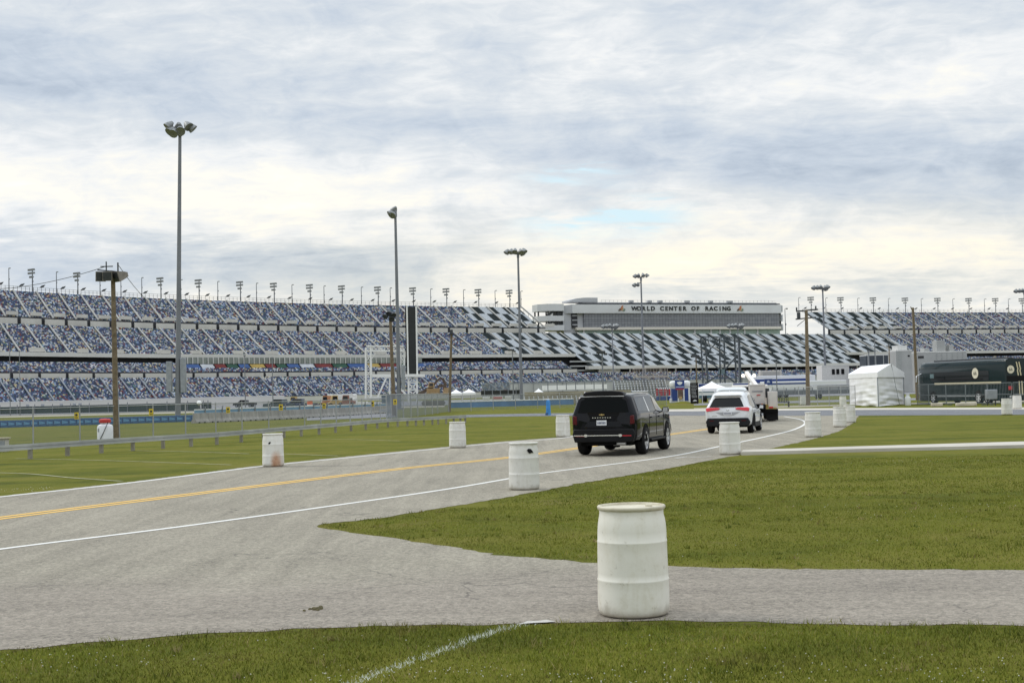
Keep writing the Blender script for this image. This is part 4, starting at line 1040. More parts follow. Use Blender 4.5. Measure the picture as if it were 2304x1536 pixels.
# second tier, its wall and the lowest tier
wallz = 13.2
tL1 = st(1296, 57, 13.5)
tier(TL, tS0, 45.5, 18.0, 56, 13.3, 10, M_seat2); tier(tS0, tS1, 50, 15.7, 56, 13.3, 5, M_seat2); tier(tS1, tL1, 45.5, 18.0, 56, 13.3, 10, M_seat2); tier(tC1 + 60, TR, 45.5, 18.0, 56, 13.3, 10, M_seat2)
wall_run(TL, tL1 + 4, 57.2, 11.4, 13.3, 5, 44, .8); wall_run(tC1 + 40, TR, 57.2, 11.4, 13.3, 5, 44, .8)
tier(TL, TR, 58, 11.5, 74, 2.9, 17, M_seat2)
for t in ts(TL, tL1, 42): stair(t, .6, 58, 11.5, 74, 2.9, mat('grey lower stair', (.20, .22, .25), .8))
wallstrip(TL, TR, 76, 0, 2.7, M_slab, 'front_wall', 1.0)
# broken end of the left slab: short flight and deck levels
M_frame = mat('structural grey', (.34, .35, .35), .7)
for du, z in ((0, 17.0), (0, 14.6), (0, 12.4)):
    wallstrip(tL1 - 2, tC0 + 34, 55, z, z + .7, M_frame, 'deck_edge', 2.0)
wallstrip(tC0 + 22, tC0 + 66, 57, 9.2, 13.2, M_standwall, 'end_block', 2.0)
# rim railing
for a, b in ((TL, tE_u), (tR0, TR)):
    mb = MB(); tt = ts(a, b, 9)
    for p, q in zip(tt, tt[1:]):
        for z in (1.0, 1.9): mb.bar(S(p, -.6, ZT + z), S(q, -.6, ZT + z), .10)
        mb.bar(S(p, -.6, ZT - .3), S(p, -.6, ZT + 1.9), .12)
    mb.build('rim_railing', M_dark, GS)
    for i, t in enumerate(ts(a + 6, b, 46 if a < 500 else 40)):
        mb = MB(); c = S(t, -.6, ZT + 1.9); mb.loft([[c + Vector((x, 0, z)) for x, z in ((-1.2, .1), (-.2, 1.0), (1.2, 1.3), (.4, .3))], [c + Vector((x, .6, z)) for x, z in ((-1.2, .1), (-.2, 1.0), (1.2, 1.3), (.4, .3))]]); mb.build('rim_speaker', M_dark, GS)
for t0, s in ((tE_u, 1), (tR0, -1)):
    mb = MB()
    for o in range(0, 21, 4): mb.bar(S(t0 + s * 2, o, ZT - o * .62 - .6), S(t0 + s * 2, o, ZT - o * .62 + 1.4), .15)
    mb.bar(S(t0 + s * 2, 0, ZT + 1.4), S(t0 + s * 2, 20, ZU + 1.4), .15); mb.build('end_railing', M_dark, GS)

# masts along the rim
def bank_mast():
    t = thing('floodlight_mast', 'x', 'floodlight')
    mb = MB(); mb.tube((0, 0, 0), (0, 0, 9.6), .28, .20, 8); mb.build('pole', M_mast, t)
    for z, w in ((9.3, 4.4), (7.9, 4.4), (6.3, 2.6)):
        mb = MB(); mb.box((0, -.2, z), (w, .15, .18)); mb.build('crossbar', M_mast, t)
        n = 6 if w > 3 else 3
        for i in range(n):
            x = (-.5 + (i + .5) / n) * w
            mb = MB(); mb.box((x, -.55, z + .1), (.52, .6, .8)); mb.build('lamp', M_fixture, t)
    mb = MB(); mb.box((.4, -.2, 4.6), (.5, .5, .7)); mb.build('ballast_box', M_mast, t)
    return t
def slim_mast():
    t = thing('slim_mast', 'x', 'light pole')
    mb = MB(); mb.tube((0, 0, 0), (0, 0, 9.2), .22, .15, 8); mb.build('pole', M_mast, t)
    mb = MB(); mb.bar((0, 0, 9.2), (.9, -.3, 9.3), .14); mb.box((1.0, -.3, 9.2), (.9, .5, .35)); mb.build('lamp', M_fixture, t)
    mb = MB(); mb.box((.3, -.1, 4.8), (.4, .35, .5)); mb.build('ballast_box', M_mast, t)
    return t
bm0, sm0 = bank_mast(), slim_mast()
def row(proto, us, what, place, grp, v0):
    global used
    for i, u in enumerate(us):
        t = st(u, -1.0, ZT + 5); p = S(t, -1.0, ZT - .2)
        lab = '%s %s, %s from the left' % (what, place, ORD[i])
        if not proto.get('placed'): o = proto; proto['placed'] = 1; o.location = p; o['label'] = lab; o['group'] = grp
        else: o = dup(proto, p, 0, lab, grp)
        o.rotation_euler = (0, 0, -.62)
row(bm0, [73, 175, 362, 448, 541, 617, 698, 770, 851, 930, 1005, 1077, 1147], 'floodlight mast with stacked lamp rows', 'on the left stand rim', 'floodlight masts on the grandstand rim', 0)
row(bm0, [1825, 1892, 1965, 2037, 2110, 2180, 2240, 2300], 'floodlight mast with stacked lamp rows', 'on the right stand rim', 'floodlight masts on the grandstand rim', 0)
row(sm0, [20, 127, 225, 272, 319, 407, 490, 577, 657, 729, 813, 878, 969, 1043, 1114, 1172], 'slim single-lamp pole', 'on the left stand rim', 'slim poles on the grandstand rim', 0)
row(sm0, [1797, 1858, 1930, 1999, 2073, 2144, 2215, 2269], 'slim single-lamp pole', 'on the right stand rim', 'slim poles on the grandstand rim', 0)
for o in (bm0, sm0): del o['placed']
for u, D, zt in ((1248, 790, 52.0), (1766, 850, 50.5)):
    p = BASE(u, D); q = A(u, HZ(u), D)
    p = A(u + 2, 760, D); p.z = 30
    o = dup(sm0, p, -.4, 'slim pole in front of the open left end of the press building' if u < 1500 else 'slim pole in the gap right of the press building', 'slim poles on the grandstand rim', (1.3, 1.3, (zt - 30) / 9.3))

# ------------------------------------------------------------------ press building
def press():
    L, Rr = A(1268, 700, 772), A(1756, 700, 826)
    ax = Vector((Rr.x - L.x, Rr.y - L.y, 0)); W_ = ax.length; rz = math.atan2(ax.y, ax.x)
    t = thing('press_building', 'white press tower with grey glass front and lettering above the stand', 'building', (L.x, L.y, 0), rz)
    Mw = mat('press building cladding', (.60, .61, .62), .6, var=.05, vs=.1); Mw2 = mat('press building grey', (.42, .43, .45), .6, var=.06, vs=.1)
    zt, zg1, zg0, zs = 51.3, 46.3, 38.2, 36.7
    mb = MB(); mb.box((W_ / 2, 12, (zt + 30) / 2 - .3), (W_ - .6, 22, zt - 30.6)); mb.build('rear_block', Mw2, t)
    mb = MB(); mb.box((W_ / 2 + 2.4, -.2, (zt + zg1) / 2), (W_ - 5.0, 2.2, zt - zg1)); mb.build('fascia', Mw, t)
    mb = MB(); mb.mesh([(0, .9, zt - .6), (0, .9, zg1), (5, -1.3, zg1), (5, -1.3, zt - .1)], [(0, 1, 2, 3)]); mb.box((2.4, 1.2, 41.5), (5, 1, 10.0)); mb.build('fascia_return', Mw2, t)
    # glass front with its grid
    m, nt, b = new_mat('grey curtain glass'); tc = nt.node('ShaderNodeTexCoord'); sp = nt.node('ShaderNodeSeparateXYZ', {0: tc.outputs['Object']})
    gx = nt.m('LESS_THAN', nt.m('FRACT', nt.m('DIVIDE', sp.outputs[0], 1.9)), .16); gz = nt.m('LESS_THAN', nt.m('FRACT', nt.m('DIVIDE', sp.outputs[2], 1.33)), .15)
    big = nt.m('LESS_THAN', nt.m('FRACT', nt.m('DIVIDE', nt.m('SUBTRACT', sp.outputs[2], .9), 2.66)), .12)
    cell = nt.node('ShaderNodeTexWhiteNoise', {'Vector': nt.node('ShaderNodeCombineXYZ', {0: nt.m('FLOOR', nt.m('DIVIDE', sp.outputs[0], 1.9)), 1: nt.m('FLOOR', nt.m('DIVIDE', sp.outputs[2], 1.33))})}, noise_dimensions='2D').outputs[0]
    c = nt.mix(cell, (.155, .165, .185), (.20, .208, .225)); c = nt.mix(nt.m('MULTIPLY', nt.m('MAXIMUM', gx, gz), .75), c, (.085, .09, .105)); c = nt.mix(nt.m('MULTIPLY', big, .35), c, (.33, .34, .36))
    nt.put(b.inputs['Base Color'], c); b.inputs['Roughness'].default_value = .25
    mb = MB(); mb.box((W_ / 2 + 5.5, .3, (zg1 + zg0) / 2), (W_ - 14, 1.6, zg1 - zg0)); mb.build('glass_front', m, t)
    mb = MB(); mb.box((6.8, .6, (zg1 + zg0) / 2), (3.4, 1.2, zg1 - zg0)); mb.build('stair_glazing', M_void, t)
    for k in range(3):
        mb = MB(); mb.box((6.8, -.05, zg0 + 1.6 + k * 2.6), (3.2, .2, .5)); mb.build('stair_band', Mw2, t)
    mb = MB(); mb.box((W_ / 2 + 3, -.6, (zg0 + zs) / 2), (W_ - 8, 2.6, zg0 - zs)); mb.build('sill', mat('cream sill', (.66, .62, .55), .6, var=.04), t)
    mb = MB(); mb.box((W_ / 2 + 4, .5, 34.2), (W_ - 10, 1.6, 5.0)); mb.build('green_glazing', mat('green tinted glazing', (.27, .36, .31), .3, var=.25, vs=.3), t)
    for x in (12, 38, 50, 64, 84, 95, 101, 108, 118, 127):
        if x < W_: mb = MB(); mb.box((x, -.5, 34.2), (1.0, .5, 5.0)); mb.build('pier', Mw, t)
    # roof: dark edge, penthouse, clutter
    mb = MB(); mb.box((W_ / 2 + 5, 3, zt + .55), (W_ - 11, 7, .55)); mb.build('roof_edge', mat('roof edge slate', (.06, .066, .078), .7), t)
    mb = MB(); mb.box((W_ / 2 + 6, 5, zt + 1.25), (W_ - 14, 5, .5)); mb.build('roof_deck', Mw2, t)
    mb = MB(); mb.loft([[Vector((x, y, z)) for x, z in ((4.5, zt + 1.5), (4.5, zt + 2.4), (9, zt + 3.6), (14, zt + 4.1), (22.5, zt + 4.1), (22.5, zt + 1.5))] for y in (2, 12)]); mb.build('penthouse', Mw2, t)
    mb = MB()
    x = 24
    while x < W_ - 3:
        mb.bar((x, .2, zt + 1.4), (x, .2, zt + 2.7), .10); x += 2.6
    mb.bar((24, .2, zt + 2.6), (W_ - 3, .2, zt + 2.4), .08); mb.build('roof_railing', M_mast, t)
    for x in (44, 56, 63, 81, 97, 110):
        mb = MB(); mb.box((x, 2.4, zt + 2.0), (rnd.uniform(1.5, 4), 2, 1.2)); mb.build('roof_unit', Mw2, t)
    # open balconies at the left end, rounded ones at the right
    for z0, z1 in ((47.6, 51.6), (41.9, 44.9), (36.6, 39.6)):
        mb = MB(); mb.loft([[Vector((x, y, z)) for x, y in ((-14.2, 4.5), (-10, -1.0), (-.2, -1.0), (-.2, 12), (-14.2, 12))] for z in (z0, z1)]); mb.build('balcony', Mw, t)
    mb = MB()
    for x, y in ((-13, 6), (-9.4, .6), (-3.2, .6), (-13, 11), (-6, 11)): mb.box((x, y, 44), (.7, .7, 15))
    mb.bar((-9.5, 1, 45), (-6, 1, 47.6), 1.2); mb.bar((-9.5, 1, 39.8), (-6, 1, 42), 1.2); mb.box((-2.0, 4, 44), (3.6, 5, 15)); mb.build('balcony_frame', M_dark, t)
    for z0, z1 in ((47.2, 51.0), (41.6, 45.4), (36.0, 39.8)):
        mb = MB(); mb.loft([[Vector((W_ + 2.6 * math.cos(a) + .3, 6 + 7.2 * math.sin(a), z)) for a in [(-.5 + k / 8) * PI for k in range(9)]] for z in (z0, (z0 * .7 + z1 * .3), z1)]); mb.build('end_balcony', Mw, t, smooth=50)
    mb = MB(); mb.box((W_ + .8, 6, 43), (1.6, 8, 14.0)); mb.build('end_core', M_void, t)
    # lettering along the fascia
    Mk = mat('black letters', (.02, .022, .025), .5)
    words = 'WORLD CENTER OF RACING'
    x0, x1 = (1411 - 1268) / 488 * W_ + .6, (1634 - 1268) / 488 * W_ + .6
    n = len(words)
    for i, ch in enumerate(words):
        if ch == ' ': continue
        x = x0 + (x1 - x0) * (i + .5) / n
        text(ch, 3.35, .35, Mk, 'letter', t, Matrix.Translation((x, -1.5, 48.9)) @ Matrix.Rotation(PI / 2, 4, 'X'), bold=.09, sx=1.12)
    for xc in (1388, 1655):
        x = (xc - 1268) / 488 * W_ + .6; MM = Matrix.Translation((x, -1.42, 48.8)) @ Matrix.Rotation(PI / 2, 4, 'X')
        for nm, cc, pts in (('brown', (.11, .07, .05), [(-2.3, -1.0), (-1.2, .2), (.1, .5), (-.3, -.7), (-1.4, -1.25)]), ('orange', (.42, .16, .07), [(-.9, -.4), (.0, 1.6), (1.0, 2.0), (.5, .2), (-.2, -.9)]),
                         ('green', (.16, .22, .17), [(.7, -1.0), (1.5, .2), (2.4, -.2), (2.0, -1.1), (1.2, -1.4)]), ('tan', (.52, .40, .24), [(.2, -1.1), (.8, .7), (1.3, .6), (.9, -.6), (.5, -1.3)])):
            mb = MB(); mb.prism(pts, MM, .25 if nm != 'orange' else .32); mb.build('logo', mat('logo ' + nm, cc, .6), t)
press()
# ------------------------------------------------------------------ tall lamp masts
def ptop(u, v, D): return A(u, v, D).z
def lamp_head(mb, c, ax, r=.42, L=.62):
    """a bell-shaped floodlight, mouth along ax"""
    ax = Vector(ax).normalized(); q = Vector((0, 0, 1)).rotation_difference(ax).to_matrix().to_4x4()
    mb.lathe([(0, -L), (r * .35, -L * .98), (r * .55, -L * .75), (r * .80, -L * .45), (r, -.05), (r * 1.03, .06), (r * .92, .05), (0, .0)], 14, Matrix.Translation(c) @ q)
def high_mast(u0, D, v1, label, heads, r0=.26, cat='floodlight', sc=1.0, box=False, lean=0.0):
    b = BASE(u0, D); h = ptop(u0, v1, D)
    t = thing('lamp_mast', label, cat, b)
    mb = MB(); n = 14
    mb.tube((0, 0, 0), (lean, 0, h), r0, r0 * .55, n); mb.tube((0, 0, 0), (0, 0, .25), r0 * 1.7, r0 * 1.7, n); mb.build('mast_pole', M_mast, t, smooth=40)
    mb = MB()
    for x, y, z, ax in heads: mb.bar((lean, 0, h + min(0, z) * .4 - .2), (lean + x * sc * .9, y * sc * .9, h + z * sc), .09)
    mb.tube((lean, 0, h - .7), (lean, 0, h + .25), r0 * .8, r0 * .7, 10); mb.build('lamp_bracket', M_mast, t)
    for x, y, z, ax in heads:
        m2 = MB(); lamp_head(m2, Vector((lean + x * sc, y * sc, h + z * sc)), ax, .46 * sc, .72 * sc); m2.build('lamp', M_fixture, t, smooth=50)
    if box:
        m2 = MB(); m2.box((-.75, 0, 4.2), (.5, .5, 2.9)); m2.box((.62, -.1, 4.3), (.5, .5, 3.3)); m2.build('control_cabinet', M_galv, t, bevel=.03)
    return t
H6 = [(-1.15, -.2, .15, (-.6, -.3, -.7)), (-.95, -.3, -.35, (-.5, -.5, -.7)), (-.55, -.5, -.55, (-.2, -.7, -.7)), (-.25, .5, .1, (-.2, .7, -.6)), (.15, -.5, -.35, (.1, -.8, -.6)), (.95, -.3, .1, (.6, -.4, -.7)), (1.25, .1, -.05, (.7, .1, -.7))]
H3 = [(-.75, -.2, -.35, (-.8, -.3, -.5)), (-.35, -.5, -.55, (-.3, -.7, -.6)), (-.25, .3, .15, (-.4, .5, -.5))]
HW = [(-1.9, 0, .12, (-.5, -.3, -.8)), (-1.2, -.4, .15, (-.3, -.5, -.8)), (-.5, -.6, .2, (-.1, -.6, -.8)), (.5, -.5, .1, (.2, -.6, -.8)), (1.1, -.2, .2, (.4, -.4, -.8)), (.8, .5, -.1, (.4, .5, -.8))]
HT = [(-1.4, 0, .25, (-.5, -.2, -.8)), (-.6, -.5, .35, (-.2, -.6, -.8)), (.5, -.4, .4, (.2, -.5, -.8)), (1.5, .1, .3, (.5, .1, -.8)), (-1.6, -.2, -1.7, (-.5, -.3, -.8)), (-.8, -.4, -1.6, (-.2, -.5, -.8))]
high_mast(399.5, 131, 290, 'tallest grey lamp mast, its head against the sky at left', H6, .27, box=True, sc=1.0, lean=.62)
high_mast(898, 185, 476, 'grey lamp mast with one-sided lamps beside the black scoring tower', H3, .30, sc=1.05, box=True)
high_mast(1173, 220, 570, 'grey lamp mast left of the press building, six lamps in a row', HW, .28, sc=1.0)
high_mast(1449, 310, 625, 'grey lamp mast in front of the press building with two lamp tiers', HT, .30, sc=1.05)
high_mast(1858, 367, 650, 'grey lamp mast in front of the right stand, flat lamp head', HW, .34, sc=1.35)
high_mast(2312, 400, 657, 'lamp mast at the far right picture edge, only its lamps showing', HW, .36, sc=1.35)
high_mast(1381, 330, 737, 'shorter lamp mast in front of the grey glass press front', HW, .2, sc=1.2)
high_mast(1664, 335, 736, 'shorter lamp mast before the right part of the press glass', HW, .2, sc=1.2)

# ------------------------------------------------------------------ timber poles
def timber_pole(u0, D, u1, v1, label, r=.14):
    b = BASE(u0, D); a = A(u1, v1, D); t = thing('utility_pole', label, 'utility pole', b)
    mb = MB(); dx = a.x - b.x
    mb.tube((0, 0, 0), (dx, 0, a.z), r * 1.1, r * .75, 12); mb.build('timber_post', M_wood, t, smooth=40)
    return t, dx, a.z
t, dx, h = timber_pole(261, 66.6, 254, 612, 'timber pole with big box floodlights beside the white tank at left', .14)
def box_flood(parent, c, rz, tilt, s=.42):
    Q = Matrix.Translation(c) @ Matrix.Rotation(rz, 4, 'Z') @ Matrix.Rotation(tilt, 4, 'X')
    rings = [[Q @ Vector((x * k, y, z * k)) for x, z in ((-s * .55, -s * .55), (s * .55, -s * .55), (s * .55, s * .55), (-s * .55, s * .55))] for y, k in ((.34, .45), (.12, .75), (-.25, 1.1), (-.30, 1.1))]
    mb = MB(); mb.loft(rings); o = mb.build('floodlight', mat('brownish housing', (.20, .18, .155), .6, .2, var=.3, vs=5), parent)
    f = rings[-1]; c2 = sum(f, Vector()) / 4; n = (Q.to_3x3() @ Vector((0, -1, 0)))
    mb = MB(); mb.face([c2 + (p - c2) * .86 + n * .012 for p in f]); mb.build('lamp_glass', M_dark, o)
box_flood(t, (dx - .60, -.15, h - .20), .45, .15, .40); box_flood(t, (dx - .17, -.22, h - .20), .15, .15, .38); box_flood(t, (dx + .42, -.1, h - .20), -.75, .25, .42)
mb = MB(); mb.bar((dx - .75, 0, h + .12), (dx + .1, 0, h + .02), .06); mb.bar((dx - .1, 0, h + .05), (dx + .55, 0, h - .05), .06); mb.bar((dx - .60, 0, h + .28), (dx + .0, 0, h + .28), .05)
mb.bar((dx - .32, 0, h + .02), (dx - .32, 0, h + .52), .05); mb.bar((dx + .25, 0, h - .1), (dx + .25, 0, h + .46), .06); mb.build('crossarm', M_dark, t)
mb = MB(); mb.tube((dx * .0 + .16, -.02, .0), (dx + .1, -.02, h * .55), .035, .035, 6); mb.build('conduit', M_galv, t)
P0 = Vector(t.location) + Vector((dx - .3, 0, h + .3))
def cable(a, b, sag, label):
    mb = MB(); n = 14; pts = [a.lerp(b, i / n) - Vector((0, 0, sag * 4 * (i / n) * (1 - i / n))) for i in range(n + 1)]
    for p, q in zip(pts, pts[1:]): mb.tube(p, q, .016, .016, 5)
    tag(mb.build('overhead_cable', M_dark), label, 'cable')
cable(P0, A(-120, 650, 78), .45, 'thin overhead cable from the floodlight pole to the left')
cable(P0 + Vector((.6, 0, .0)), A(405, 690, 131), 1.2, 'thin overhead cable from the floodlight pole towards the tall mast')
t, dx, h = timber_pole(886, 124, 878, 712, 'timber pole with a dark lamp cluster standing left of the scoring tower', .17)
for x, z in ((-.45, .0), (-.1, .25), (.3, .1), (.15, -.25)):
    mb = MB(); lamp_head(mb, Vector((dx + x, -.2, h + z)), (x, -.6, -.5), .26, .45); mb.build('lamp', M_dark, t)
t, dx, h = timber_pole(1010, 146, 1016, 745, 'timber pole right of the excavator by the fence corner', .15)
mb = MB(); mb.bar((dx - .5, 0, h - .4), (dx + .5, 0, h - .4), .1); mb.box((dx, -.2, h - .1), (.3, .3, .5)); mb.build('crossarm', M_dark, t)
t, dx, h = timber_pole(1817, 128, 1814, 697, 'pale timber crossarm pole left of the white marquee', .19)
mb = MB(); mb.bar((dx - .95, 0, h - .12), (dx + 1.1, 0, h + .02), .12, .14); mb.bar((dx - 1.0, .1, h - .85), (dx + .9, .1, h - .72), .10, .12); mb.bar((dx - .9, 0, h - 1.5), (dx, 0, h - .8), .05)
mb.box((dx - .75, -.1, h - .5), (.28, .3, .55)); mb.box((dx - .9, 0, h + .1), (.12, .12, .3)); mb.box((dx + .9, 0, h + .2), (.12, .12, .3)); mb.build('crossarm', M_dark, t)
t, dx, h = timber_pole(2063, 150, 2054, 692, 'leaning timber pole behind the nose of the dark coach', .17)
mb = MB(); mb.bar((dx, 0, h - .5), (dx - .25, 0, h + .1), .09); mb.build('climbing_peg', M_wood, t)
def short_lamp(u0, D, v1, label, m=M_dark):
    b = BASE(u0, D); h = ptop(u0, v1, D); t = thing('lamp_post', label, 'lamp post', b)
    mb = MB(); mb.tube((0, 0, 0), (0, 0, h), .10, .07, 8); mb.build('post', M_wood if m is M_wood else M_mast, t)
    mb = MB(); mb.box((-.15, -.15, h), (.95, .5, .28)); mb.box((.35, -.15, h - .22), (.4, .4, .22)); mb.build('lamp', M_dark, t, bevel=.03)
short_lamp(1357, 150, 792, 'short dark-headed lamp post just left above the black car')
short_lamp(1568, 164, 801, 'short dark-headed lamp post right beside the black menu board', M_wood)
short_lamp(1155, 215, 787, 'dark-headed lamp post left of the six-lamp mast')
for u, v, D, lab in ((1957, 790, 170, 'first thin pole behind the marquee roof'), (1971, 762, 175, 'second and tallest thin pole behind the marquee roof'), (2003, 775, 180, 'brown thin pole behind the marquee ridge'), (23, 770, 240, 'thin pole before the lower stand at the far left'), (45, 790, 240, 'thin pole before the lower stand, right of its twin'),
                    (1748, 815, 190, 'thin pole behind the bucket truck'), (552, 800, 205, 'thin pole left of centre in front of the suites'), (614, 805, 205, 'thin pole further right in front of the suites')):
    b = BASE(u, D); h = ptop(u, v, D); t = thing('thin_pole', lab, 'pole', b)
    mb = MB(); mb.tube((0, 0, 0), (0, 0, h), .08, .06, 8); mb.build('post', M_mast if 'brown' not in lab else M_wood, t); mb = MB(); mb.box((0, 0, h), (.3, .3, .2)); mb.build('cap', M_mast, t)

# ------------------------------------------------------------------ guard rail and chain-link fence
def poly_at(tab, u):
    for a, b in zip(tab, tab[1:]):
        if u <= b[0]: return a[1] + (b[1] - a[1]) * (u - a[0]) / (b[0] - a[0])
    return tab[-1][1]
GR = [(-200, 1051), (68, 1032), (228, 1019), (488, 1000), (718, 977), (873, 961), (1047, 951)]
t = thing('guardrail', 'low grey guard rail on short posts along the left grass', 'guard rail', (0, 0, 0))
us = [-120, -30, 68, 152, 228, 299, 367, 430, 488, 543, 593, 639, 678, 718, 755, 790, 823, 849, 873, 895, 917, 936, 954, 973, 986, 1004, 1021, 1036, 1047]
M_rail = mat('weathered rail steel', (.40, .41, .41), .55, .3, var=.2, vs=.8); M_rpost = mat('weathered rail post', (.24, .225, .18), .85, var=.3)
pts = [G(u, poly_at(GR, u)) for u in us]
mb = MB()
for p, q in zip(pts, pts[1:]):
    n = Vector((-(q - p).y, (q - p).x, 0)).normalized() * -.06
    for z in (.36, .47): mb.bar(p + n + Vector((0, 0, z)), q + n + Vector((0, 0, z)), .05, .085)
    mb.bar(p + n * .6 + Vector((0, 0, .415)), q + n * .6 + Vector((0, 0, .415)), .02, .05)
mb.build('rail', M_rail, t)
for p in pts:
    mb = MB(); mb.box((p.x, p.y, .2), (.12, .15, .42)); mb.build('post', M_rpost, t)
m, nt, b = new_mat('chain link mesh'); m.use_nodes = True
tr = nt.node('ShaderNodeBsdfTransparent'); df = nt.node('ShaderNodeBsdfPrincipled', {'Base Color': (.20, .23, .25, 1), 'Roughness': .6, 'Metallic': .3})
ms = nt.node('ShaderNodeMixShader', {0: .25, 1: tr, 2: df}); nt.l.new(ms.outputs[0], nt.n['Material Output'].inputs[0]); M_mesh = m
def m_mesh(name, d):
    m, nt, b = new_mat(name); tr = nt.node('ShaderNodeBsdfTransparent'); df = nt.node('ShaderNodeBsdfPrincipled', {'Base Color': (.17, .20, .225, 1), 'Roughness': .6, 'Metallic': .2})
    ms = nt.node('ShaderNodeMixShader', {0: d, 1: tr, 2: df}); nt.l.new(ms.outputs[0], nt.n['Material Output'].inputs[0]); return m
M_mesh2 = m_mesh('doubled chain link mesh', .62)
M_fpost = mat('fence post', (.34, .35, .35), .55, .4)
def fence(label, tab, posts, h, mm=M_mesh, name='chain_link_fence', r=.035, mid=False):
    t = thing(name, label, 'fence', (0, 0, 0)); pp = [G(u, poly_at(tab, u)) for u in posts]
    mb = MB()
    for p, q in zip(pp, pp[1:]): mb.face([p + Vector((0, 0, .04)), q + Vector((0, 0, .04)), q + Vector((0, 0, h)), p + Vector((0, 0, h))])
    mb.build('mesh', mm, t)
    mb = MB()
    for p, q in zip(pp, pp[1:]):
        mb.tube(p + Vector((0, 0, h)), q + Vector((0, 0, h)), r * .75, r * .75, 6)
        if mid: mb.tube(p + Vector((0, 0, h * .55)), q + Vector((0, 0, h * .55)), r * .6, r * .6, 6)
    mb.build('top_rail', M_fpost, t)
    for p in pp:
        mb = MB(); mb.tube(p, p + Vector((0, 0, h + .06)), r, r, 8); mb.build('post', M_fpost, t)
    return pp
FT = [(-200, 1026), (75, 1003), (180, 994), (345, 986), (486, 977), (640, 966), (780, 955), (870, 946)]
fence('long chain-link fence with yellow signs behind the guard rail', FT, [-200, -60, 75, 180, 263, 345, 418, 486, 545, 605, 686, 722, 757, 788, 815, 836, 856, 870], 1.66)
fence('turned stretch of chain-link fence, dense and grey, right of the tall fence', [(870, 946), (935, 937), (1010, 926.5)], [870, 880, 893, 908, 925, 940, 957, 973, 985, 1010], 1.95, M_mesh2, r=.045)
fence('far chain-link fence in front of the pale blue barrier', [(1010, 926.5), (1200, 919), (1330, 917), (1440, 914), (1500, 912)], [1010, 1060, 1110, 1160, 1210, 1260, 1310, 1360, 1410, 1460, 1500], 1.7)
fence('low chain-link fence between the bucket truck and the marquee', [(1740, 913), (1930, 913)], [1740, 1765, 1798, 1840, 1866, 1893, 1925], 1.75, r=.03)
for i, (u, v, s, lab) in enumerate([(172, 935, 1, 'yellow warning sign on the fence nearest the white tank'), (340, 927, 1, 'yellow warning sign on the fence just left of the tall mast'), (513, 922, .9, 'yellow warning sign on the fence above the left end of the concrete blocks'),
                                  (632, 916, .9, 'yellow warning sign on the fence left of the parked machines'), (729, 913, .8, 'yellow warning sign on the fence in front of the orange machine'), (838, 908, .8, 'narrow yellow warning sign on the fence left of the timber lamp pole'), (889, 904, .8, 'yellow warning sign on the dense turned fence')]):
    D = G(u, poly_at(FT, min(u, 868))).y - .12
    p = A(u, v, D); t = thing('warning_sign', lab, 'sign', p, 0, 'yellow signs on the fence')
    mb = MB(); w = .22 * s * D / 68; h = .34 * s * D / 68; mb.box((0, 0, 0), (w, .012, h)); mb.build('sign_plate', M_yellow, t)
    mb = MB(); mb.lathe([(0, 0), (w * .28, 0), (w * .22, .004), (0, .004)], 10, Matrix.Translation((0, -.0065, h * .12)) @ Matrix.Rotation(PI / 2, 4, 'X')); mb.build('pictogram', M_dark, t)
    mb = MB()
    for z in (-.22, -.34): mb.box((0, -.008, h * z), (w * .7, .004, h * .06))
    mb.build('printed_bar', M_dark, t)

# white tank with the red top, electrical box at the picture edge
p = G(237, 998); t = thing('tank', 'white rounded tank with a red collar beside the timber floodlight pole', 'tank', p)
mb = MB(); mb.lathe([(0, 0), (.30, 0), (.34, .04), (.345, .10), (.345, .74), (.32, .82), (.24, .87), (.20, .88), (.20, .97), (0, .98)], 28); mb.build('tank_body', mat('tank white', (.68, .69, .72), .4), t, smooth=40)
mb = MB(); mb.lathe([(.20, .93), (.255, .95), (.265, 1.0), (.25, 1.09), (.18, 1.12), (0, 1.13)], 24); mb.build('red_collar', M_red, t, smooth=40)
mb = MB(); pts = catmull([Vector((.21, -.26, .98)), Vector((.16, -.34, .80)), Vector((.0, -.36, .45)), Vector((-.12, -.36, .22)), Vector((-.18, -.36, .08))], 6)
for a, b in zip(pts, pts[1:]): mb.tube(a, b, .014, .014, 6)
mb.build('hose', M_black, t)
mb = MB(); mb.box((-.22, -.268, .62), (.10, .012, .16), -.68); mb.build('data_label', M_galv, t)
p = G(2, 1016); t = thing('electrical_box', 'squat grey utility cabinet cut by the left picture edge', 'utility box', p)
mb = MB(); mb.box((0, 0, .25), (.52, .4, .5)); mb.build('cabinet', M_concrete, t, bevel=.02)
mb = MB(); mb.box((0, 0, .53), (.62, .5, .06)); mb.build('cover', mat('tan cover', (.36, .33, .25), .7), t, bevel=.01)
mb = MB(); mb.box((.05, -.206, .25), (.36, .012, .36)); mb.build('door', M_galv, t)

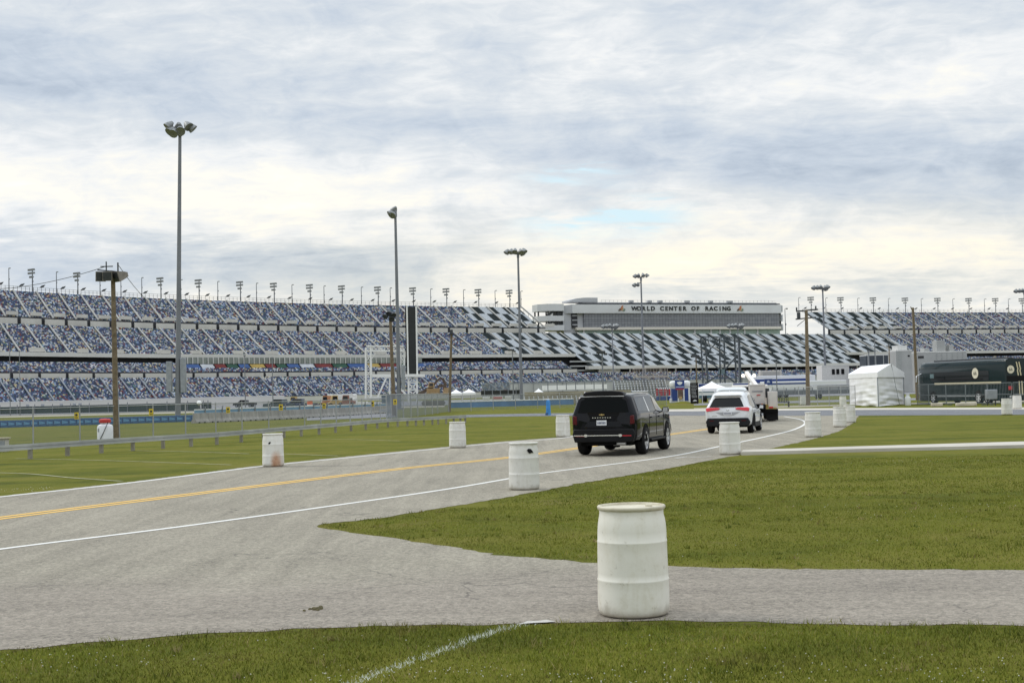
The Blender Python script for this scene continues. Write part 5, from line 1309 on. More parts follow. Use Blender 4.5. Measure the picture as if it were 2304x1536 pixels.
# blue barrier blocks and concrete barriers
M_bl = mat('dark blue block', (.014, .085, .21), .5, var=.25, vs=2); M_bl2 = mat('light blue fin', (.10, .27, .46), .5, var=.2)
def bl_block():
    t = thing('barrier_block', 'x', 'barrier', group='blue barrier blocks')
    mb = MB(); mb.loft([[Vector((x, y * k, z)) for x, y in ((-.31, -.24), (.31, -.24), (.31, .24), (-.31, .24))] for z, k in ((0, 1), (.12, 1), (.48, .7), (.56, .7))]); mb.build('block_body', M_bl, t, bevel=.02)
    mb = MB(); mb.loft([[Vector((x, -.245 + y, z)) for x, z in ((-.22, .16), (.24, .22), (.24, .32), (-.22, .44))] for y in (0, -.03)]); mb.build('fin', M_bl2, t)
    return t
pr = None; us = [-10 + 17.2 * i for i in range(27)]
LD = mat('blue block top', (.08, .22, .40), .5)
for i, u in enumerate(us):
    D = 112 + (u / 430) * 9; p = BASE(u, D)
    lab = 'dark blue barrier block with a pale fin, %s of the row from the left' % ORD[i]
    if pr is None: pr = bl_block(); o = pr; o['label'] = lab; o.location = p
    else: o = dup(pr, p, 0, lab)
    o.rotation_euler = (0, 0, .38); k = D / 3072 * 17.2 / .64; o.scale = (k, 1, 1.05)
def jersey():
    t = thing('concrete_barrier', 'x', 'barrier', group='concrete barrier blocks')
    mb = MB(); mb.loft([[Vector((x, y, z)) for y, z in ((-.32, 0), (-.32, .12), (-.14, .35), (-.10, .82), (.10, .82), (.14, .35), (.32, .12), (.32, 0))] for x in (-.495, .495)]); mb.build('block_body', m_conc, t, bevel=.015)
    mb = MB()
    for x in (-.3, .1): mb.box((x, -.30, .05), (.12, .08, .10))
    mb.build('lifting_slot', M_black, t)
    return t
m_conc, nt, b = new_mat('weathered barrier concrete'); tc = nt.node('ShaderNodeTexCoord'); oi = nt.node('ShaderNodeObjectInfo')
P = nt.node('ShaderNodeNewGeometry').outputs['Position']
c = nt.ramp(nt.noise(nt.scale(P, (1.5, 1.5, .3)), 1.5, 5, .65), [(.3, (.20, .19, .17)), (.7, (.42, .40, .36))]); c = nt.mix(nt.m('MULTIPLY', oi.outputs['Random'], .5), c, (.24, .22, .19)); nt.put(b.inputs['Base Color'], c); b.inputs['Roughness'].default_value = .9
jr = None; CT = [(436, 952), (640, 943), (800, 934), (884, 928)]
us = [436, 466, 495, 524, 552, 580, 607, 633, 658, 683, 707, 730, 753, 775, 796, 816, 835, 852, 868, 884]
for i, (u, w) in enumerate(zip(us, us[1:])):
    p, q = G(u, poly_at(CT, u)), G(w, poly_at(CT, w)); d = q - p; c = (p + q) / 2
    lab = 'grey concrete barrier block, %s of the row from the left' % ORD[i]
    if jr is None: jr = jersey(); o = jr; o['label'] = lab; o.location = c
    else: o = dup(jr, c, 0, lab)
    o.rotation_euler = (0, 0, math.atan2(d.y, d.x)); o.scale = (d.length * 1.0, 1, 1)
# pale and blue rails behind the concrete blocks
def long_wall(name, label, a, b, z0, z1, m, th=.3, cat='wall', cap=None, posts=0):
    t = thing(name, label, cat, (0, 0, 0)); d = (b - a).normalized(); n = Vector((-d.y, d.x, 0)) * th
    mb = MB(); mb.loft([[p + Vector((0, 0, z0)), p + Vector((0, 0, z1)), p + n + Vector((0, 0, z1)), p + n + Vector((0, 0, z0))] for p in (a, b)]); mb.build('wall_panel', m, t)
    if cap:
        mb = MB(); h = cap[1]; mb.loft([[p - n * .15 + Vector((0, 0, z1)), p - n * .15 + Vector((0, 0, z1 + h)), p + n * 1.15 + Vector((0, 0, z1 + h)), p + n * 1.15 + Vector((0, 0, z1))] for p in (a, b)]); mb.build('coping', cap[0], t)
    for k in range(posts):
        p = a.lerp(b, (k + .5) / posts) - n * .5; mb = MB(); mb.box((p.x, p.y, (z0 + z1) / 2 + .2), (.12, .12, z1 - z0 + .4)); mb.build('post', M_mast, t)
    return t
M_rblue = mat('pale blue rail', (.13, .27, .42), .5, var=.15, vs=.3)
long_wall('blue_rail', 'long pale blue rail behind the concrete barrier blocks', BASE(440, 150), BASE(885, 190), .45, .78, M_rblue, .2, 'rail', (M_white, .12), 14)
M_gscreen = mat('dark green screen', (.012, .030, .028), .8, var=.2, vs=.2)
long_wall('windscreen_fence', 'low dark green screen fence along the far track edge at left', BASE(-200, 282), BASE(446, 243), .1, 1.5, M_gscreen, .2, 'fence', None, 16)
long_wall('windscreen_fence', 'short dark screen panel right of the mast along the track edge', BASE(453, 243), BASE(474, 242), .1, 1.5, M_gscreen, .2, 'fence', None, 2)
long_wall('track_wall', 'long white track wall below the lowest seats at left', BASE(-250, 395), BASE(640, 420), 0, 2.7, M_slab, .5, 'wall', (M_white, .15))
for u in (62, 96, 138, 167, 180):
    p = BASE(u, 392); t = thing('gate_post', 'grey gap box in the white track wall, %s' % {62: 'leftmost', 96: 'second from left', 138: 'middle one', 167: 'fourth from left', 180: 'rightmost'}[u], 'box', p, group='boxes at the track wall')
    mb = MB(); mb.box((0, 0, 1.0), (.8, .6, 2.0)); mb.build('box_body', M_galv, t, bevel=.05); mb = MB(); mb.box((0, -.32, 1.2), (.5, .04, .8)); mb.build('box_door', M_fpost, t)
# white round dish on the screen fence
p = BASE(448, 236); t = thing('signal_ball', 'white round ball on a dark stand by the track screen', 'ball', p)
mb = MB(); mb.lathe([(.42 * math.sin(a * PI / 10), 1.45 - .42 * math.cos(a * PI / 10)) for a in range(11)], 18); mb.build('ball', M_white, t, smooth=60)
mb = MB(); mb.tube((0, 0, 0), (0, 0, 1.1), .25, .12, 8); mb.box((.2, 0, .25), (1.3, .6, .5)); mb.build('stand', M_dark, t)
# blue post sleeve
p = G(1234, 934); t = thing('padded_post', 'tall blue padded sleeve with white straps at its top beside the thin path', 'post cover', p)
mb = MB(); mb.loft([[Vector((x * k, y * k, z)) for x, y in ((-.20, -.12), (.0, -.20), (.20, -.10), (.18, .14), (-.18, .14))] for z, k in ((0, 1.05), (.1, .95), (1.1, .82), (1.22, .6))]); mb.build('sleeve', mat('bright blue vinyl', (.03, .20, .48), .45, var=.2), t, bevel=.02)
mb = MB(); mb.box((-.02, -.02, 1.28), (.26, .06, .10), .3); mb.bar((-.10, 0, 1.24), (-.30, -.05, 1.30), .05, .07); mb.bar((-.30, -.05, 1.30), (-.36, -.05, 1.22), .05); mb.build('strap', M_white, t)
mb = MB(); mb.box((-.12, -.1, .1), (.25, .2, .2), .2); mb.build('base_weight', mat('navy vinyl', (.02, .08, .20), .5), t, bevel=.02)
# ------------------------------------------------------------------ lattice structures
def truss(mb, p, q, w, n, ch=.14, br=.09):
    p, q = Vector(p), Vector(q); d = (q - p).normalized(); up = Vector((0, 1, 0)) if abs(d.y) < .9 else Vector((0, 0, 1))
    a = d.cross(up).normalized() * w / 2; b = a.cross(d).normalized() * w / 2; cs = [a + b, a - b, -a - b, -a + b]
    for c in cs: mb.bar(p + c, q + c, ch)
    for i in range(n):
        u, v = p.lerp(q, i / n), p.lerp(q, (i + 1) / n)
        for j in range(4):
            c, e = cs[j], cs[(j + 1) % 4]
            mb.bar(u + c, v + e, br) if i % 2 else mb.bar(u + e, v + c, br)
            mb.bar(v + c, v + e, br)
def W(u, v, D, O): return A(u, v, D) - O
M_tw = mat('white truss paint', (.72, .72, .68), .5, var=.06)
D = 262; O = BASE(875, D); t = thing('gantry', 'white lattice gantry frame in front of the lower stand', 'gantry', O)
def g(u, v, y=0): q = W(u, v, D, O); q.y += y; return q
mb = MB(); truss(mb, g(829, 898), g(829, 782), 1.0, 7, .27, .10); mb.build('left_column', M_tw, t)
mb = MB(); truss(mb, g(825, 784), g(907, 784), .95, 6, .25, .10); mb.build('top_beam', M_tw, t)
mb = MB(); mb.bar(g(834, 845), g(956, 845), .5, .62); mb.build('cross_beam', M_tw, t)
mb = MB(); mb.bar(g(832, 812), g(850, 788), .22); mb.bar(g(832, 860), g(860, 845), .0001 + .2); mb.bar(g(850, 892), g(870, 848), .30); mb.bar(g(884, 855), g(914, 888), .36); mb.bar(g(877, 893), g(877, 846), .22); mb.build('diagonal_brace', M_tw, t)
mb = MB(); truss(mb, g(906, 845), g(905, 786), .8, 4, .25, .10); mb.bar(g(832, 894), g(880, 894), .3); mb.build('right_column', M_tw, t)
O2 = BASE(926, D); t2 = thing('scoring_tower', 'tall black scoring tower with white edges on a lattice base', 'scoring tower', O2)
def g2(u, v, y=0): q = W(u, v, D - .6, O2); q.y += y; return q
mb = MB(); mb.loft([[g2(917.5, 690, y), g2(935, 690, y), g2(937.5, 842, y), g2(920, 842, y)] for y in (0, 1.4)]); mb.build('display_panel', mat('black display', (.010, .013, .013), .4, var=.3, vs=1.2), t2)
mb = MB(); mb.loft([[g2(911, 691, y), g2(914.2, 691, y), g2(917.2, 842, y), g2(914, 842, y)] for y in (.2, 1.4)]); mb.build('side_panel', M_black, t2)
for (a, b_) in (((915.6, 689), (918.6, 845)), ((936.5, 689), (939, 845))):
    mb = MB(); mb.bar(g2(*a, -.1), g2(*b_, -.1), .30); mb.build('edge_frame', M_tw, t2)
mb = MB(); mb.bar(g2(905, 844.5, -.3), g2(956, 844.5, -.3), .7, .55); mb.build('walkway', M_tw, t2)
mb = MB()
for u in (919, 938): mb.bar(g2(u, 846), g2(u + .5, 905), .34)
for v in (846, 862, 878):
    mb.bar(g2(919, v), g2(938, v + 15), .2); mb.bar(g2(938, v), g2(919, v + 15), .2); mb.bar(g2(919, v + 15), g2(938, v + 15), .2)
mb.build('lattice_base', M_tw, t2)
# dark lattice tower in front of the checkered seats
D3 = 250; O = BASE(1620, D3); t = thing('lattice_frame', 'dark steel lattice tower frame in front of the checkered seats', 'tower', O)
def g3(u, v, y=0): q = W(u, v, D3, O); q.y += y; return q
M_lat = mat('blue grey steel', (.075, .09, .105), .5, .3)
for a, b in ((1580, 1590), (1622, 1628), (1656, 1664)):
    mb = MB(); truss(mb, g3(b - 1, 900), g3(a + 2, 760), .85, 9, .15, .06); mb.build('column', M_lat, t)
mb = MB(); truss(mb, g3(1574, 761), g3(1662, 763), .7, 9, .14, .06); mb.build('top_beam', M_lat, t)
mb = MB(); mb.bar(g3(1584, 800), g3(1618, 764), .2); mb.bar(g3(1590, 806), g3(1625, 836), .25); mb.bar(g3(1627, 836), g3(1658, 800), .25); mb.bar(g3(1585, 864), g3(1624, 838), .28); mb.bar(g3(1628, 840), g3(1660, 866), .28)
mb.bar(g3(1586, 812), g3(1660, 814), .14); mb.bar(g3(1582, 798), g3(1660, 800), .12); mb.bar(g3(1592, 762), g3(1600, 790), .15); mb.bar(g3(1556 + 14, 770), g3(1582, 770), .25); mb.build('brace', M_lat, t)
mb = MB(); c = g3(1625, 836); mb.box(tuple(c), (1.1, 1.0, .9)); mb.build('joint_plate', mat('teal grey steel', (.12, .17, .18), .5), t)

# ------------------------------------------------------------------ small vehicles and machines
def Mx(w): return Matrix(((0, 0, 1, -w / 2), (1, 0, 0, 0), (0, 1, 0, 0), (0, 0, 0, 1)))      # side profile (y, z) across the width
def simple_vehicle(name, label, cat, loc, rz, prof, w, m, wins, wheels, r=.38, extra=None):
    t = thing(name, label, cat, loc, rz); mb = MB(); mb.prism(prof, Mx(w), w); mb.build('body', m, t, bevel=.06)
    for q in wins:
        for s in (-1, 1):
            mb = MB(); mb.face([(s * (w / 2 + .012), y, z) for y, z in q]); mb.build('side_window', M_glass, t)
    for y in wheels:
        for s in (-1, 1): wheel(t, s * (w / 2 - .12), y, r, .28, s, M_galv, 5)
    return t
PICK = [(0, .5), (0, 1.05), (2.0, 1.05), (2.1, 1.75), (3.6, 1.78), (4.2, 1.2), (5.4, 1.1), (5.5, .5)]
VAN = [(0, .4), (0, 2.2), (.2, 2.35), (4.4, 2.35), (5.0, 1.4), (5.6, 1.2), (5.7, .4)]
def car_at(u, D, rz, kind, label, m, cat=None):
    p = BASE(u, D)
    if kind == 'pickup': return simple_vehicle('pickup_truck', label, 'pickup', p, rz, PICK, 1.95, m, [[(2.2, 1.15), (3.9, 1.15), (3.5, 1.68), (2.2, 1.68)]], (1.1, 4.5))
    return simple_vehicle('van', label, 'van', p, rz, VAN, 2.0, m, [[(3.5, 1.4), (4.8, 1.4), (4.4, 2.1), (3.5, 2.1)]], (1.0, 4.6))
M_w2 = mat('dull white vehicle', (.60, .60, .58), .45); M_or = mat('machine orange', (.34, .15, .06), .55, var=.2); M_ye = mat('machine yellow', (.36, .25, .09), .55, var=.2); M_rb = mat('machine red brown', (.20, .095, .07), .6, var=.25)
MD = 215
def loader(u, D, rz, label, m, name='wheel_loader', blade=True):
    p = BASE(u, D); t = thing(name, label, 'machine', p, rz); t.scale = (.78, .78, .78)
    mb = MB(); mb.prism([(-1.8, .7), (-1.9, 1.6), (-.6, 1.75), (.4, 1.6), (1.2, 1.3), (1.3, .7)], Mx(1.7), 1.7); mb.build('body', m, t, bevel=.06)
    mb = MB(); mb.prism([(-.7, 1.6), (-.6, 2.75), (.5, 2.75), (.7, 1.6)], Mx(1.4), 1.4); c = mb.build('cab', m, t, bevel=.05)
    for s in (-1, 1):
        mb = MB(); mb.face([(s * .715, -.5, 1.75), (s * .715, .5, 1.75), (s * .715, .4, 2.55), (s * .715, -.45, 2.55)]); mb.build('cab_window', M_glass, c)
        for y in (-1.2, 1.0): wheel(t, s * .85, y, .62, .45, s, m, 5)
    if blade:
        mb = MB(); mb.bar((-.5, .8, 1.3), (-.5, 2.2, .6), .18); mb.bar((.5, .8, 1.3), (.5, 2.2, .6), .18); mb.build('lift_arm', m, t)
        mb = MB(); mb.prism([(2.1, .15), (3.0, .15), (2.5, .5), (2.35, 1.0), (2.15, .95)], Mx(2.3), 2.3); mb.build('bucket', M_dark, t)
    return t
car_at(668, MD, 1.3, 'pickup', 'dark pickup parked left of the orange barrel row behind the concrete blocks', mat('dark teal vehicle', (.03, .05, .055), .4))
loader(661, MD + 25, 1.4, 'small yellow machine standing high left behind the dark pickup', M_ye, 'compact_loader')
t = thing('traffic_barrel', 'orange work barrel among the parked machines', 'barrel', BASE(697, MD - 12)); mb = MB(); mb.lathe([(0, 0), (.55, 0), (.52, .2), (.42, .5), (.40, 1.4), (.3, 1.45), (0, 1.46)], 20); mb.build('drum_body', mat('work orange', (.60, .13, .05), .5), t, smooth=40)
mb = MB(); mb.lathe([(.425, .6), (.43, .62), (.425, .85), (.41, .87)], 20); mb.build('reflective_band', M_white, t)
car_at(712, MD, 1.5, 'pickup', 'dark blue pickup behind the orange work barrel', mat('navy vehicle', (.02, .035, .08), .4))
loader(735, MD + 4, 1.2, 'orange wheel loader with a dark bucket behind the concrete blocks', M_or)
loader(752, MD, 1.9, 'tan yellow loader right of the orange wheel loader', M_ye)
loader(778, MD - 4, 1.55, 'red brown road roller beside the white trucks', M_rb, 'road_roller', True)
car_at(800, MD + 8, 1.4, 'van', 'white van behind the red brown roller', M_w2)
car_at(826, MD + 4, 1.5, 'pickup', 'white pickup right of the white van near the gantry', M_w2)
car_at(575, 330, 1.4, 'pickup', 'dark car by the white wall left of the machines', mat('charcoal vehicle', (.03, .03, .035), .4))
t = thing('electronic_board', 'grey portable message board on a trailer left of the timber lamp pole', 'sign', BASE(872, 128))
mb = MB(); mb.box((0, 0, 1.55), (1.15, .12, .75)); mb.build('board', mat('slate board', (.10, .13, .15), .5), t, bevel=.02)
mb = MB(); mb.bar((-1.9, 0, 1.62), (-.6, 0, 1.66), .07); mb.bar((0, 0, 0), (0, 0, 1.2), .1); mb.box((0, 0, .5), (1.6, .8, .25)); mb.build('trailer_frame', M_fpost, t)
# excavator
O = BASE(975, 235); t = thing('excavator', 'tan excavator with raised brown boom above the grey fence', 'excavator', O, 0)
def ge(u, v, y=0): q = W(u, v, 235, O); q.y += y; return q
M_ex = mat('excavator tan', (.27, .18, .085), .6, var=.25); M_exd = mat('excavator dark brown', (.085, .06, .045), .7, var=.3)
for s in (-1, 1):
    mb = MB(); mb.loft([[Vector((x, y, z)) for x, z in ((-2.0, .45), (-1.7, 0), (1.7, 0), (2.0, .45), (1.7, .9), (-1.7, .9))] for y in (s * 1.2 - .3, s * 1.2 + .3)]); mb.build('track', M_exd, t, bevel=.05)
c = ge(975, 876); mb = MB(); mb.box((c.x, 0, c.z - .3), (2.2, 2.0, 1.0)); mb.build('house', M_ex, t, bevel=.1)
c = ge(971, 866); mb = MB(); mb.box((c.x, -.6, c.z), (1.1, 1.0, .9), 0, .8); k = mb.build('cab', M_ex, t, bevel=.08); mb = MB(); mb.box((c.x, -1.05, c.z + .05), (.6, .12, .5)); mb.build('cab_window', M_glass, k)
mb = MB(); mb.loft([[ge(u, v) + Vector((0, y, 0)) for y in (-.35, .35)] + [ge(u + 2, v + 4) + Vector((0, y, 0)) for y in (.35, -.35)] for u, v in ((972, 870), (980, 857), (990, 848), (998, 850))]); mb.build('boom', M_exd, t)
mb = MB(); mb.bar(ge(996, 851), ge(1004, 868), .55, .45); mb.build('stick', M_exd, t)
mb = MB(); mb.bar(ge(985, 870), ge(996, 866), .5); mb.bar(ge(996, 866), ge(1010, 882), .7, .6); mb.bar(ge(975, 866), ge(950, 884), .55, .5); mb.bar(ge(968, 874), ge(942, 886), .4, .5); mb.build('linkage', M_exd, t)
mb = MB(); c = ge(1006, 880); mb.box(tuple(c), (1.6, 1.4, 1.2), 0, .6); mb.build('bucket', M_ex, t)

# ------------------------------------------------------------------ tents and canopies
M_tent = mat('white tent vinyl', (.84, .84, .84), .5, var=.04, vs=1.2)
def canopy(label, u, D, vap, ve, wpx, vb=None):
    O = BASE(u, D); s = D / 3072; w = wpx * s / 2; ze = A(u, ve, D).z; za = A(u, vap, D).z; t = thing('canopy_tent', label, 'tent', O, .1, 'small white canopy tents')
    mb = MB(); n = 6; rings = []
    for i in range(n + 1):
        f = i / n; k = (1 - f) ** 1.35; rings.append([Vector((x * w * k, y * w * k, ze + (za - ze) * (f ** 1.0))) for x, y in ((-1, -1), (1, -1), (1, 1), (-1, 1))])
    mb.loft(rings, cap=False); mb.loft([[Vector((x * w, y * w, z)) for x, y in ((-1, -1), (1, -1), (1, 1), (-1, 1))] for z in (ze - .35, ze)], cap=False); mb.build('canopy_roof', M_tent, t)
    for x in (-1, 1):
        for y in (-1, 1): mb = MB(); mb.tube((x * w * .97, y * w * .97, 0), (x * w * .97, y * w * .97, ze), .06, .06, 6); mb.build('leg', M_alu, t)
    return t
canopy('white peaked canopy tent behind the crossover, right of the black menu board', 1602, 172, 857, 874, 62)
canopy('left one of two white canopy tents right of the excavator', 1026, 230, 875, 884, 28); canopy('right one of two white canopy tents right of the excavator', 1055, 230, 874, 883, 30)
canopy('small white canopy tent at the left end of the long white roof', 1212, 215, 873, 884, 26)
# the marquee
D = 116; c0 = G(1976.5, 914.5); t = thing('marquee', 'white walled marquee with gabled roof left of the dark coach', 'tent', c0)
Lc, Rc = A(1913, 906, 124), A(2034.5, 906, 121); eL = Vector((Lc.x - c0.x, Lc.y - c0.y, 0)); eR = Vector((Rc.x - c0.x, Rc.y - c0.y, 0))
he, hv, hr = A(1975, 846, 116).z, A(1975, 838, 116).z, A(2002, 819, 118.5).z
def wall(nm, p, e, ph):
    mb = MB(); nx, nz = 40, 40; n = Vector((e.y, -e.x, 0)).normalized(); n = n if n.y < 0 else -n; vs = []
    for j in range(nz + 1):
        for i in range(nx + 1):
            a, b = i / nx, j / nz; z = b * he * .98
            w = (1 - b) ** 1.2 * .055 * math.sin(20 * b + 7 * abs(a - .45) + ph + .6 * math.sin(7 * a)) + .022 * math.sin(41 * b + 6 * a + ph) * (1 - b) + .012 * math.sin(23 * a + 9 * b)
            w *= min(1, a * 8, (1 - a) * 8)
            vs.append(p + e * a + n * (w - .02) + Vector((0, 0, z + (.04 * abs(math.sin(6 * a)) if j == 0 else 0))))
    mb.mesh(vs, [(j * (nx + 1) + i, j * (nx + 1) + i + 1, (j + 1) * (nx + 1) + i + 1, (j + 1) * (nx + 1) + i) for j in range(nz) for i in range(nx)]); return mb.build(nm, M_tent, t, smooth=60)
Z0 = Vector((0, 0, 0)); wall('side_wall', Z0, eL, 0); wall('gable_wall', Z0, eR, 1.0); wall('side_wall', eR, eL, 2.0); wall('gable_wall', eL, eR, 1.4)
U = lambda p, z: p + Vector((0, 0, z))
ov = 1.03; A0, B0, C0, D0 = Z0 - (eL + eR) * .015, eR * ov - eL * .015, eL * ov + eR * ov, eL * ov - eR * .015
r1, r2 = eR / 2 - eL * .015, eR / 2 + eL * ov
mb = MB(); mb.face([U(A0, hv), U(D0, hv), U(r2, hr), U(r1, hr)]); mb.face([U(B0, hv), U(C0, hv), U(r2, hr), U(r1, hr)]); mb.face([U(A0, hv), U(B0, hv), U(r1, hr)]); mb.face([U(D0, hv), U(C0, hv), U(r2, hr)])
for a, b in ((A0, B0), (B0, C0), (C0, D0), (D0, A0)): mb.face([U(a, he - .12), U(b, he - .12), U(b, hv), U(a, hv)])
mb.build('roof', M_tent, t)
for p in (Z0, eL, eR, eL + eR): mb = MB(); q = p * 1.004 - (eL + eR).normalized() * .02 if p is Z0 else p; mb.tube(q, U(q, he), .045, .045, 8); mb.build('frame_leg', M_galv, t)
mb = MB(); n = Vector((eR.y, -eR.x, 0)).normalized(); n = n if n.y < 0 else -n; pts = [U(r1, hr) + n * .02, U(eR * .56, hv) + n * .06, U(eR * .72, .35) + n * .12, U(eR * .74, 0) + n * .15]
for a, b in zip(pts, pts[1:]): mb.tube(a, b, .018, .018, 5)
mb.build('seam_cord', M_galv, t)
p = G(2043, 912); t = thing('propane_tank', 'white gas bottle between the marquee and the coach', 'gas bottle', p)
mb = MB(); mb.lathe([(0, 0), (.22, 0), (.24, .05), (.24, .62), (.20, .74), (.10, .80), (.10, .92), (0, .93)], 20); mb.build('bottle', M_white, t, smooth=40); mb = MB(); mb.lathe([(.13, .80), (.15, .82), (.15, .94), (.13, .95)], 16); mb.build('collar', M_white, t)

# ------------------------------------------------------------------ dark coach
def coach():
    nose, rear = BASE(2066, 122.5), BASE(2262, 110.2); d = rear - nose; hd = math.atan2(-(nose - rear).x, (nose - rear).y); L = d.length
    left_rear = rear; t = thing('coach', 'dark green touring coach with cream stripe and round number badges', 'bus', rear, hd)
    w = 2.55; H = 3.68; MO = w / 2      # rear left corner at the origin, body runs along +y, right along +x
    m = m_car('coach green', (.006, .018, .020), .12, coat=.2, dusty=.01, spec=.2)
    def ring(y, k, z0=.24, top=H, ins=0.0):
        p = []
        for x, z in ((0, z0), (0, z0 + .15), (0, 2.0), (.03, 3.0), (.06, top - .20), (.15, top - .07), (.32, top - .01), (w - .32, top - .01), (w - .15, top - .07), (w - .06, top - .20), (w - .03, 3.0), (w, 2.0), (w, z0 + .15), (w, z0)):
            p.append(Vector((MO + (x - MO) * k, y, z)))
        return p
    mb = MB(); rr = [ring(.0, .97), ring(.10, 1.0), ring(L - 1.2, 1), ring(L - .40, .985, top=H - .06), ring(L - .12, .955, top=H - .28), ring(L + .05, .91, .30, H - .75)]
    mb.loft(rr); mb.build('body', m, t, smooth=40, merge=True)
    mb = MB(); mb.face([(-.006, y, z) for y, z in ((2.2, 1.95), (L - 2.3, 1.95), (L - 1.9, 2.2), (L - 2.0, 2.75), (2.2, 2.75))]); mb.build('side_window', M_glass, t)
    mb = MB(); mb.face([(-.010, y, z) for y, z in ((3.0, 1.98), (L - 3.5, 1.98), (L - 3.0, 2.12), (3.0, 2.12))]); mb.build('window_rail', M_black, t)
    mb = MB(); mb.face([(-.008, L - 2.55, 2.25), (-.008, L - 1.9, 2.25), (-.008, L - 1.95, 2.62), (-.008, L - 2.5, 2.62)]); mb.build('vent_pane', mat('grey pane', (.12, .18, .19), .2), t)
    mb = MB(); mb.face([(.01, L - 1.45, 1.35), (.05, L - .35, 1.35), (.07, L - .4, 2.1), (.02, L - 1.45, 2.2)]); mb.build('driver_window', M_glass, t)
    Mc = mat('cream stripe', (.62, .54, .36), .5)
    mb = MB(); mb.face([(-.012, y, z) for y, z in ((.55, 1.66), (L - 2.6, 1.66), (L - 2.6, 1.82), (.55, 1.82))]); mb.build('stripe', Mc, t)
    mb = MB(); mb.face([(-.012, y, z) for y, z in ((3.2, .62), (L - 3.0, .62), (L - 3.0, .70), (3.2, .70))]); mb.build('lower_trim', M_alu, t)
    mb = MB(); mb.box((MO, L * .5, H + .06), (1.5, L - 3.5, .16)); mb.build('roof_unit', M_dark, t, bevel=.05)
    for y, r in ((L - 2.35, .50), (3.7, .52), (2.45, .52)):
        wheel(t, .115, y, r, .30, -1, mat('polished rim', (.62, .62, .64), .35), 6)
        mb = MB(); n = 16; mb.mesh([(-.004, y + (r + .09) * math.cos(PI * k / n), r + (r + .09) * math.sin(PI * k / n)) for k in range(n + 1)] + [(-.004, y, .25)], [(k, k + 1, n + 1) for k in range(n)]); mb.build('wheel_arch', M_under, t)
        wheel(t, w - .16, y, r, .30, 1, M_chrome, 6)
    # numbered roundels
    def roundel(M_, r):
        mb = MB(); mb.lathe([(0, 0), (r, 0), (r, .012), (0, .012)], 32, M_); o = mb.build('number_badge', mat('badge cream', (.72, .66, .52), .5), t)
        mb = MB(); mb.lathe([(r * .965, .012), (r, .012), (r, .016), (r * .965, .016)], 32, M_); mb.build('badge_ring', M_black, o)
        text('66', r * .98, .008, M_black, 'badge_number', o, M_ @ Matrix.Translation((0, -.02 * r, .018)), bold=.0, sx=1.0)
    sideM = Matrix.Translation((-.016, 4.05, 2.56)) @ Matrix.Rotation(-PI / 2, 4, 'Z') @ Matrix.Rotation(PI / 2, 4, 'X')
    roundel(sideM, .46)
    rearM = Matrix.Translation((.52, -.02, 2.78)) @ Matrix.Rotation(PI / 2, 4, 'X'); roundel(rearM, .34)
    # tail: cream double stripe with a kink, lamps, plate, window
    for dx in (0, .24):
        mb = MB(); y = -.018; pts = [(1.02, H - .30), (1.14, H - .85), (1.10, H - 1.0), (1.22, 2.0), (1.26, .62)]
        for (xa, za), (xb, zb) in zip(pts, pts[1:]): mb.face([(xa + dx, y, za), (xa + dx + .11, y, za), (xb + dx + .11, y, zb), (xb + dx, y, zb)])
        mb.build('stripe', Mc, t)
    mb = MB(); mb.box((MO, -.01, 2.05), (2.2, .02, .45)); mb.build('rear_grille', M_black, t)
    mb = MB(); mb.box((.42, -.03, 1.28), (.34, .06, .30)); mb.build('tail_lamp', M_tail2, t, bevel=.02); mb = MB(); mb.box((2.13, -.03, 1.28), (.34, .06, .30)); mb.build('tail_lamp', M_tail2, t, bevel=.02)
    mb = MB(); mb.box((MO, -.06, .55), (2.4, .16, .32)); mb.build('rear_bumper', m, t, bevel=.05)
    mb = MB(); mb.box((.35, -.16, .60), (.22, .04, .16)); mb.build('number_plate', M_plate, t)
    mb = MB(); mb.box((-.35, L - .3, 2.2), (.10, .20, .55)); mb.bar((-.3, L - .3, 2.5), (.1, L - .5, 2.7), .05); mb.build('door_mirror', M_chrome, t, bevel=.03)
coach()
def panel_fence(a, b, z, label, bars=18, m=mat('dull barrier steel', (.17, .19, .20), .6, .3)):
    d = b - a; rz = math.atan2(d.y, d.x); L = d.length; t = thing('crowd_barrier', label, 'barrier', a, rz, 'steel barrier panels by the coach')
    mb = MB()
    for p, q in (((0, 0, .08), (0, 0, z)), ((L, 0, .08), (L, 0, z)), ((0, 0, z), (L, 0, z)), ((0, 0, .15), (L, 0, .15)), ((0, 0, z * .48), (L, 0, z * .48))): mb.tube(p, q, .026, .026, 6)
    mb.build('frame', m, t); mb = MB()
    for k in range(1, bars): mb.tube((L * k / bars, 0, .15), (L * k / bars, 0, z), .011, .011, 4)
    mb.build('bars', m, t); mb = MB()
    for x in (.3, L - .3): mb.box((x, 0, .04), (.08, .6, .06))
    mb.build('foot', m, t)
us = [(2063, 2088, 116), (2089, 2127, 113), (2128, 2171, 110), (2172, 2220, 107.5), (2221, 2275, 105.5), (2279, 2330, 104)]
for i, (a, b, D) in enumerate(us):
    lab = ['steel barrier panel at the coach nose', 'steel barrier panel behind the front coach wheel', 'steel barrier panel at the middle of the coach', 'steel barrier panel before the rear coach wheels', 'steel barrier panel at the rear coach corner', 'steel barrier panel cut by the right picture edge'][i]
    panel_fence(BASE(a, D + 1.0), BASE(b, D - 1.0 + .6), 1.72, lab, 16)
